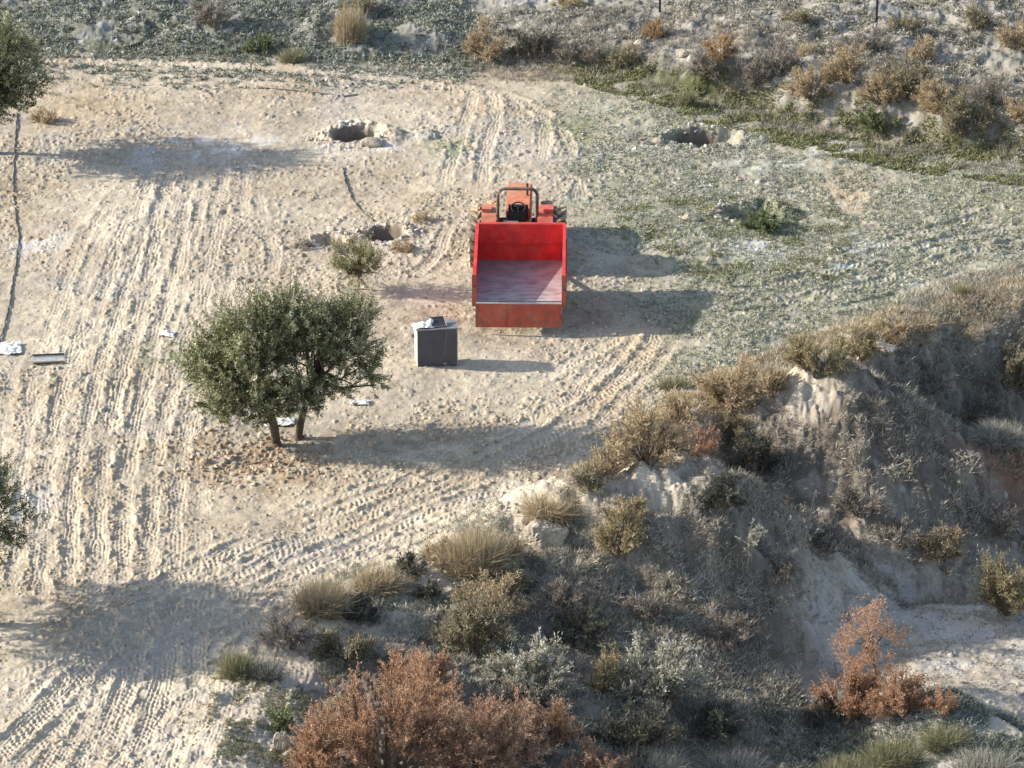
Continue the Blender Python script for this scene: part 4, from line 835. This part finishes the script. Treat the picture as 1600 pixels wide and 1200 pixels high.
# ------------------------------------------------------------------ paint and metal
RED = mat('worn_red_paint', (.62, .030, .026), .45, spec=.4, scale=3.5, col2=(.46, .020, .020), dust=.18)
RUSTRED = mat('rusty_red_paint', (.44, .075, .045), .7, scale=4, col2=(.20, .075, .055), mix_lo=.30, mix_hi=.60, dust=.35)
ORANGE = mat('faded_orange_paint', (.56, .19, .09), .65, scale=7, col2=(.40, .13, .07), dust=.6)
FADED = mat('faded_red_paint', (.56, .10, .07), .65, scale=6, col2=(.40, .07, .05), dust=.7)
BLACK = mat('black_rubber', (.025, .024, .023), .85, scale=12)
TYRE = mat('dusty_rubber', (.20, .165, .125), .95, scale=6, col2=(.05, .045, .04), mix_lo=.38, mix_hi=.6)
MUDDY = mat('muddy_rubber', (.40, .31, .215), .95, scale=7, col2=(.07, .06, .05), mix_lo=.30, mix_hi=.52)
STEEL = mat('dark_steel', (.07, .065, .065), .5, metal=.5, scale=9)
HOOP = mat('dusty_brown_steel', (.13, .095, .07), .7, scale=9, col2=(.075, .06, .05), dust=.5)
GREYM = mat('grey_sheet_steel', (.24, .235, .24), .5, metal=.2, scale=8)
DARKBOX = mat('charcoal_panel', (.082, .080, .097), .6, scale=3, vary=.2, dust=.10)
WHITE = mat('white_plastic', (.72, .70, .66), .5, scale=6, vary=.12)
LIGHTM = mat('pale_galvanised_steel', (.55, .54, .51), .45, metal=.3, scale=8, vary=.2)
def floor_mat():
    m = mat('worn_wet_steel_floor', (.29, .255, .25), .6, scale=2.5, col2=(.19, .16, .155)); t = m.node_tree; b = t.nodes['Principled BSDF']
    src = b.inputs['Base Color'].links[0].from_socket
    tc = t.nodes.new('ShaderNodeTexCoord'); sp = t.nodes.new('ShaderNodeSeparateXYZ'); t.links.new(tc.outputs['Object'], sp.inputs[0])
    n = t.nodes.new('ShaderNodeTexNoise'); n.inputs['Scale'].default_value = 3.2; n.inputs['Detail'].default_value = 7
    mp = t.nodes.new('ShaderNodeMapping'); mp.inputs['Scale'].default_value = (1, 2.6, 1); t.links.new(tc.outputs['Object'], mp.inputs[0]); t.links.new(mp.outputs[0], n.inputs['Vector'])
    mr = t.nodes.new('ShaderNodeMapRange'); mr.inputs[1].default_value = 2.5; mr.inputs[2].default_value = 0.0; mr.inputs[3].default_value = 0; mr.inputs[4].default_value = .92
    t.links.new(sp.outputs['Y'], mr.inputs[0])
    mu = t.nodes.new('ShaderNodeMath'); mu.operation = 'MULTIPLY'; t.links.new(mr.outputs[0], mu.inputs[0])
    m2 = t.nodes.new('ShaderNodeMapRange'); m2.inputs[1].default_value = .34; m2.inputs[2].default_value = .62; t.links.new(n.outputs['Fac'], m2.inputs[0]); t.links.new(m2.outputs[0], mu.inputs[1])
    mx = t.nodes.new('ShaderNodeMix'); mx.data_type = 'RGBA'; t.links.new(mu.outputs[0], mx.inputs[0]); t.links.new(src, mx.inputs[6]); mx.inputs[7].default_value = (.40, .41, .42, 1)
    t.links.new(mx.outputs[2], b.inputs['Base Color']); return m
FLOORM = floor_mat()

# ------------------------------------------------------------------ wheels
def wheel(parent, x, y, R, wd, rim_r, tyre_m, rim_m, lugs=0, side=1, n=40):
    h = wd/2; bm = bmesh.new()
    lathe_x(bm, [(-h*.92, rim_r), (-h, (rim_r+R)*.52), (-h*.88, R*.93), (-h*.45, R*.975), (h*.45, R*.975), (h*.88, R*.93), (h, (rim_r+R)*.52), (h*.92, rim_r)], 0, 0, 0, n)
    bt = bmesh.new()
    for k in range(lugs):
        for s in (-1, 1):
            a = (k+(.5 if s > 0 else 0))*2*math.pi/lugs
            M = Matrix.Rotation(a, 4, 'X') @ Matrix.Translation((s*h*.52, 0, R*.955)) @ Matrix.Rotation(s*.75, 4, 'Z')
            box(bt, -h*.68, h*.68, -.030, .030, -.03, .07, M)
    ty = bm_obj('wheel', bm, tyre_m, parent, smooth=False); ty.location = (x, y, R)
    if lugs: bm_obj('tread', bt, MUDDY, ty)
    else: bt.free()
    bm = bmesh.new(); sx = side
    lathe_x(bm, [(sx*h*.8, rim_r*.99), (sx*h*.80, rim_r*.86), (sx*h*.30, rim_r*.70), (sx*h*.25, rim_r*.28), (sx*h*.42, rim_r*.24), (sx*h*.42, .001), (-sx*h*.2, .001), (-sx*h*.7, rim_r*.99)], 0, 0, 0, 28)
    bm_obj('rim', bm, rim_m, ty, smooth=False)
    return ty

# ------------------------------------------------------------------ tractor
tp = G(809, 412); tz = TZ(tp.x, tp.y)
T = tag(empty('tractor', Vector((tp.x, tp.y, tz-.03)), math.radians(-1.5)), 'old orange red tractor with a roll hoop, hitched to the red tipping trailer', 'tractor')
for s in (-1, 1):
    wheel(T, s*.94, 0, .71, .42, .36, TYRE, ORANGE, 17, s)
    wheel(T, s*.66, 2.0, .42, .24, .22, BLACK, ORANGE, 15, s)
    # mudguard: an arc over the tyre with a flat top
    bm = bmesh.new(); pr = []
    for k in range(9):
        a = math.radians(28+k*15.5); pr.append((-.80*math.cos(a), .70+.80*math.sin(a)))
    inner = [(y*.965, .70+(z-.70)*.965) for y, z in pr]
    prism(bm, pr+inner[::-1], s*.50, s*.86)
    prism(bm, [(-.66, .75), (-.68, 1.08), (-.45, 1.36), (.0, 1.47), (.5, 1.33), (.66, 1.05), (.62, .75)], s*.48, s*.515)
    bm_obj('mudguard', bm, ORANGE if s < 0 else FADED, T, .008)
    bm = bmesh.new(); box(bm, s*.62, s*.86, -.30, -.06, 1.46, 1.53); bm_obj('fender_lamp', bm, FADED, T, .01)
bm = bmesh.new(); prism(bm, [(.55, .72), (.55, 1.22), (.75, 1.29), (1.9, 1.34), (2.32, 1.27), (2.42, 1.12), (2.42, .62), (.9, .62)], -.30, .30)
bm_obj('hood', bm, ORANGE, T, .035)
bm = bmesh.new(); box(bm, -.25, .25, 2.421, 2.46, .68, 1.10)
for k in range(7): box(bm, -.23, .23, 2.461, 2.475, .72+k*.052, .745+k*.052)
bm_obj('grille', bm, STEEL, T)
for s in (-1, 1):
    bm = bmesh.new(); bmesh.ops.create_cone(bm, cap_ends=True, segments=20, radius1=.075, radius2=.085, depth=.07, matrix=Matrix.Translation((s*.20, 2.44, .98)) @ Matrix.Rotation(-math.pi/2, 4, 'X'))
    bm_obj('headlight', bm, WHITE, T)
bm = bmesh.new(); box(bm, -.23, .23, -.55, 2.2, .42, .70); box(bm, -.34, .34, -.30, .30, .45, .95); bm_obj('gearbox', bm, STEEL, T, .03)
for hw_, y_, z_, r_q in ((.9, 0, .70, .10), (.6, 2.0, .42, .06)):
    bm = bmesh.new(); tube(bm, [(-hw_, y_, z_), (hw_, y_, z_)], r_q, 12); bm_obj('axle', bm, STEEL, T)
bm = bmesh.new(); box(bm, -.50, .50, -.12, .75, .66, .71); box(bm, -.34, .02, -.62, -.32, .98, 1.26); bm_obj('platform', bm, GREYM, T, .012)
bm = bmesh.new(); box(bm, .06, .34, -.62, -.30, .95, 1.22); bm_obj('toolbox', bm, ORANGE, T, .015)
bm = bmesh.new(); box(bm, -.23, .23, -.26, .20, 1.02, 1.10)
prism(bm, [(-.30, 1.10), (-.36, 1.48), (-.30, 1.50), (-.22, 1.10)], -.22, .22); box(bm, -.08, .08, -.12, .10, .71, 1.02)
bm_obj('seat', bm, BLACK, T, .025)
bm = bmesh.new(); R_ = .17; c = Vector((0, .46, 1.30)); pts = [c+Vector((R_*math.cos(a), R_*.8*math.sin(a), -R_*.5*math.sin(a)*-1)) for a in np.linspace(0, 2*math.pi, 25)]
tube(bm, pts, .018, 8, cap=False); tube(bm, [(0, .62, 1.1), c], .025, 8)
for a in (.5, 2.6, 4.7): tube(bm, [c, c+Vector((R_*math.cos(a), R_*.8*math.sin(a), R_*.5*math.sin(a)))], .011, 6)
bm_obj('steering_wheel', bm, BLACK, T)
bm = bmesh.new(); box(bm, -.24, .24, .50, .58, .98, 1.34); bm_obj('dashboard', bm, STEEL, T, .02)
bm = bmesh.new(); hw, top, rr = .47, 2.06, .17; arc = [(-hw, -.32, .80), (-hw, -.32, top-rr)]
arc += [(-hw+rr-rr*math.cos(a), -.32, top-rr+rr*math.sin(a)) for a in np.linspace(.25, math.pi/2, 5)]
arc += [(hw-rr+rr*math.sin(a), -.32, top-rr+rr*math.cos(a)) for a in np.linspace(0, math.pi/2-.25, 5)]+[(hw, -.32, top-rr), (hw, -.32, .80)]
tube(bm, arc, .040, 10); bm_obj('roll_bar', bm, HOOP, T, smooth=True)
bm = bmesh.new(); tube(bm, [(.20, 1.3, 1.25), (.20, 1.3, 1.62)], .03, 10); bm_obj('exhaust', bm, STEEL, T)
for pl in ([(.22, -.35, .95), (.30, -.5, 1.32), (.36, -.55, 1.38)], [(-.18, .15, .8), (-.24, .1, 1.25)]):
    bm = bmesh.new(); tube(bm, pl, .013, 6); bm_obj('lever', bm, STEEL, T)
for s, x in ((-1, -.3), (1, .3)):
    bm = bmesh.new(); tube(bm, [(x, -.3, .62), (x*1.25, -.75, .55), (x*1.3, -1.0, .52)], .03, 8); bm_obj('lift_arm', bm, STEEL, T)

# ------------------------------------------------------------------ tipping trailer
q0 = G(811, 521); q1 = P(814, 455, q0.z)
L, HW, FZ = 2.68, 1.035, .80
yaw = math.atan2(-(q1[0]-q0.x), q1[1]-q0.y)
A = tag(empty('tipping_trailer', Vector((q0.x, q0.y, TZ(q0.x, q0.y+1))), yaw), 'empty red tipping trailer with its tailgate hanging open behind the tractor', 'trailer')
bm = bmesh.new(); box(bm, -HW+.03, HW-.03, .0, L-.03, FZ-.05, FZ); bm_obj('floor', bm, FLOORM, A)
bm = bmesh.new(); box(bm, -HW, HW, L-.03, L+.03, FZ-.10, FZ+.93); bm_obj('front_wall', bm, RED, A, .006)
bm = bmesh.new(); box(bm, -HW+.035, HW-.035, L-.085, L-.031, FZ+.44, FZ+.925); tube(bm, [(.14, L-.035, FZ+.0), (.14, L-.035, FZ+.46)], .012, 6); bm_obj('front_board', bm, RED, A, .005)
for s in (-1, 1):
    bm = bmesh.new(); prof = [(-.02, FZ-.10), (L-.032, FZ-.10), (L-.032, FZ+.90), (-.02, FZ+.60)]
    prism(bm, prof, s*(HW-.03), s*(HW+.01))
    bm2 = bm_obj('side_wall', bm, RED, A, .006)
    bm = bmesh.new()
    for y in (.10, .9, 1.75, 2.55): box(bm, s*(HW+.012), s*(HW+.055), y-.035, y+.035, FZ-.09, FZ+.58)
    box(bm, s*(HW+.012), s*(HW+.05), -.01, L-.04, FZ-.098, FZ-.02); bm_obj('side_rib', bm, RUSTRED, bm2, .004)
    bm = bmesh.new(); prism(bm, [(-.02, FZ+.602), (L-.032, FZ+.902), (L-.032, FZ+.925), (-.02, FZ+.625)], s*(HW-.045), s*(HW+.03)); bm_obj('top_rail', bm, RED, bm2)
bm = bmesh.new(); box(bm, -HW+.03, HW-.03, -.115, -.075, .18, FZ-.035)
for x in (-.30,): box(bm, x-.012, x+.012, -.126, -.1155, .20, FZ-.06)
bg_ = bm_obj('tailgate', bm, RUSTRED, A, .006)
bm = bmesh.new(); box(bm, -HW+.05, HW-.05, -.125, -.07, FZ-.034, FZ-.012); bm_obj('edge_strip', bm, LIGHTM, bg_)
for s in (-1, 1):
    bm = bmesh.new(); box(bm, s*(HW-.005)-.05, s*(HW-.005)+.05, -.075, -.024, FZ-.12, FZ+.66); bm_obj('corner_post', bm, RUSTRED, A, .006)
    bm = bmesh.new(); tube(bm, [(s*(HW-.02), -.10, FZ+.42), (s*(HW-.02), -.13, FZ+.34), (s*(HW+.04), -.13, FZ+.30)], .016, 8); bm_obj('latch', bm, STEEL, A)
    bm = bmesh.new(); tube(bm, [(s*(HW-.04), -.09, FZ-.02), (s*(HW-.06), -.19, FZ-.24), (s*(HW-.08), -.13, FZ-.40)], .009, 6); bm_obj('chain', bm, STEEL, A)
for x in (-.85, -.27, .0, .5, .85):
    bm = bmesh.new(); tube(bm, [(x-.06, -.075, FZ-.06), (x+.06, -.075, FZ-.06)], .022, 8); bm_obj('hinge', bm, STEEL, bg_)
bm = bmesh.new()
for s in (-1, 1): box(bm, s*.42-.05, s*.42+.05, .05, L, FZ-.22, FZ-.055)
for y in (.15, 1.1, 2.0, 2.6): box(bm, -.95, .95, y-.04, y+.04, FZ-.14, FZ-.052)
bm_obj('chassis', bm, STEEL, A)
bm = bmesh.new(); tube(bm, [(-.42, L-.1, FZ-.18), (0, L+1.0, .52)], .05, 8); tube(bm, [(.42, L-.1, FZ-.18), (0, L+1.0, .52)], .05, 8); bm_obj('drawbar', bm, RUSTRED, A)
bm = bmesh.new(); tube(bm, [(-.75, 1.05, .38), (.75, 1.05, .38)], .05, 10); box(bm, -.47, -.37, .95, 1.15, .38, FZ-.2); box(bm, .37, .47, .95, 1.15, .38, FZ-.2); bm_obj('axle', bm, STEEL, A)
for s in (-1, 1): wheel(A, s*.74, 1.05, .38, .24, .20, BLACK, RUSTRED, 0, s)

# ------------------------------------------------------------------ cabinet with rubbish on its lid
cp = G(684, 572); cs_ = scale_at(cp); cw, ch, cdp = .92, .90, .50
K = tag(empty('metal_cabinet', Vector((cp.x, cp.y, cp.z-.02)), math.radians(9)), 'dark grey square metal cabinet standing on the sand right of the olive tree', 'cabinet')
bm = bmesh.new(); box(bm, -cw/2, cw/2, 0, cdp, .03, ch); bm_obj('body', bm, LIGHTM, K, .012)
bm = bmesh.new(); box(bm, -cw/2+.005, cw/2-.02, -.022, -.003, .03, ch-.01)
for k in (3, 6): box(bm, -cw/2+.06+k*.098, -cw/2+.064+k*.098, -.025, -.0215, .05, ch-.03)
fp = bm_obj('front_panel', bm, DARKBOX, K, .003)
bm = bmesh.new(); tube(bm, [(.16, -.033, .30), (.17, -.034, .55), (.20, -.034, .86)], .007, 6); box(bm, .12, .20, -.045, -.027, .06, .12); bm_obj('latch', bm, GREYM, fp)
bm = bmesh.new(); box(bm, -cw/2-.012, cw/2+.012, -.03, cdp+.012, ch+.002, ch+.03); bm_obj('lid', bm, GREYM, K, .006)
for x in (-.36, .36):
    for y in (.07, cdp-.07):
        bm = bmesh.new(); box(bm, x-.04, x+.04, y-.04, y+.04, -.06, .028); bm_obj('foot', bm, STEEL, K)
def local(o, v): return Matrix.Translation(o.location) @ o.rotation_euler.to_matrix().to_4x4() @ Vector(v)
def cloth(name, cen, sx, sy, hang, m, label, cat, seed, rz=0, drape=None):
    rng = np.random.default_rng(seed); n = 26; g = np.linspace(-1, 1, n); Xg, Yg = np.meshgrid(g, g); X, Y = (Xg*sx).ravel(), (Yg*sy).ravel()
    Z = .035*np.abs(fbm(X/.14+seed, Y/.14, seed, 3))+.02*np.abs(fbm(X/.05, Y/.05+seed, seed+1, 2))+hang*np.exp(-((Xg.ravel())**2+Yg.ravel()**2)*2.5)
    edge = 1-.18*vn(np.arctan2(Yg, Xg).ravel()*2.2+9, X*0, seed+2); r = np.maximum(np.abs(Xg), np.abs(Yg)).ravel(); k = np.where(r > .6, edge, 1); X, Y = X*k, Y*k
    if drape is not None:
        over = np.maximum(drape-X, 0); Z = Z*np.exp(-over*5)-over*.85; X = np.maximum(X, drape-.03-.05*vn(Y/.1, Z*9, seed))
    i = np.arange(n*n).reshape(n, n); q = np.stack([i[:-1, :-1], i[:-1, 1:], i[1:, 1:], i[1:, :-1]], -1).reshape(-1, 4)
    o = np_mesh(name, np.stack([X, Y, Z], 1), q, m, smooth=True); o.location = cen; o.rotation_euler = (0, 0, rz)
    md = o.modifiers.new('thick', 'SOLIDIFY'); md.thickness = .006
    return tag(o, label, cat)
cloth('plastic_bag', local(K, (-.30, .2, ch+.035)), .27, .2, .05, WHITE, 'crumpled white plastic bag hanging over the left corner of the cabinet lid', 'bag', 5, math.radians(9), -.17)
cloth('plastic_sheet', local(K, (-.12, .26, ch+.037)), .15, .14, .12, WHITE, 'white crumpled sheet standing up on the cabinet lid', 'sheet', 6, .4)
tray = tag(empty('plastic_tray', local(K, (.04, .22, ch+.035)), .25), 'dark tilted tray lying on the cabinet lid beside the white sheet', 'tray')
bm = bmesh.new(); prism(bm, [(-.16, 0), (.16, .10), (.16, .12), (-.16, .02)], -.17, .17); bm_obj('base', bm, STEEL, tray, .004)
bm = bmesh.new(); tube(bm, [(-.17, -.16, .02), (.17, -.16, .02), (.17, .16, .13), (-.17, .16, .13), (-.17, -.16, .02)], .013, 6); bm_obj('rim', bm, GREYM, tray)

# ------------------------------------------------------------------ sheets and bags on the ground
bp_ = G(76, 566); sp_ = tag(empty('bent_sheet', Vector((bp_.x, bp_.y, bp_.z)), .12), 'bent grey metal sheet lying on the tracks at the left edge', 'sheet')
bm = bmesh.new(); n = 14; prof = []
for k in range(n+1):
    a = -1.15+2.3*k/n; prof.append((.21*math.sin(a), .17-.15*math.cos(a)))
prism(bm, prof+[(y, z-.012) for y, z in prof[::-1]], -.36, .36)
bm_obj('panel', bm, LIGHTM, sp_)
bm = bmesh.new(); tube(bm, [(-.36, .195, .11), (.36, .195, .11)], .022, 8); bm_obj('rolled_edge', bm, STEEL, sp_)
cloth('plastic_bag', G(262, 524)+Vector((0, 0, .03)), .19, .17, .06, WHITE, 'white plastic bag on the tracks left of the olive tree', 'bag', 8, -.3)
cloth('plastic_sheet', G(10, 547)+Vector((0, 0, .03)), .38, .42, .03, WHITE, 'white sheet lying flat at the left edge beside the bent metal sheet', 'sheet', 9, .1)
cloth('plastic_sheet', G(438, 662)+Vector((0, 0, .03)), .36, .22, .05, WHITE, 'white sheet on the ground behind the olive trunk', 'sheet', 10, .1)
cloth('plastic_sheet', G(562, 632)+Vector((0, 0, .03)), .24, .12, .03, WHITE, 'small white sheet on the sand right of the olive trunks', 'sheet', 11, .05)

# ------------------------------------------------------------------ hoses, cable, posts
def ground_line(name, pts, r, m, label, cat, lift=.0):
    P3 = []
    for (a, b), (c, d) in zip(pts[:-1], pts[1:]):
        for t in np.linspace(0, 1, 10, endpoint=False): P3.append(G(a+(c-a)*t+random.uniform(-1.5, 1.5), b+(d-b)*t))
    P3 = [p+Vector((0, 0, r*.6+.02+lift)) for p in P3]
    bm = bmesh.new(); tube(bm, P3, r, 7); o = bm_obj(name, bm, m, smooth=True); return tag(o, label, cat)
HOSE = mat('weathered_black_hose', (.06, .055, .05), .7, scale=5, col2=(.20, .18, .15), mix_lo=.3, mix_hi=.7)
ground_line('irrigation_hose', [(27, 178), (24, 230), (20, 285), (24, 335), (30, 372), (22, 430), (14, 480), (2, 528), (-12, 560)], .019, HOSE, 'black irrigation hose running down the left edge from the olive tree', 'hose')
ground_line('irrigation_hose', [(536, 262), (540, 290), (550, 312), (566, 334), (584, 348)], .024, HOSE, 'short black hose curving between the two dug pits', 'hose')
ground_line('irrigation_hose', [(400, 138), (440, 141), (500, 147), (540, 152), (560, 149)], .018, HOSE, 'thin dark hose lying across the track behind the far pit', 'hose')
for px, py, hp, lb in ((1031, 22, 46, 'dark metal post at the top edge left of the orange shrub'), (1369, 50, 50, 'dark metal post on the terrace behind the tan shrub')):
    p = G(px, py); s = scale_at(p); h = hp/s/.94
    r_ = tag(empty('metal_post', p), lb, 'post', 'metal posts on the terrace')
    bm = bmesh.new(); box(bm, -.03, .03, -.004, .004, -.3, h); box(bm, -.004, .004, -.034, -.0045, -.3, h); bm_obj('shaft', bm, STEEL, r_)
    bm = bmesh.new(); box(bm, -.04, .04, -.04, .012, h+.001, h+.02); bm_obj('cap', bm, STEEL, r_)
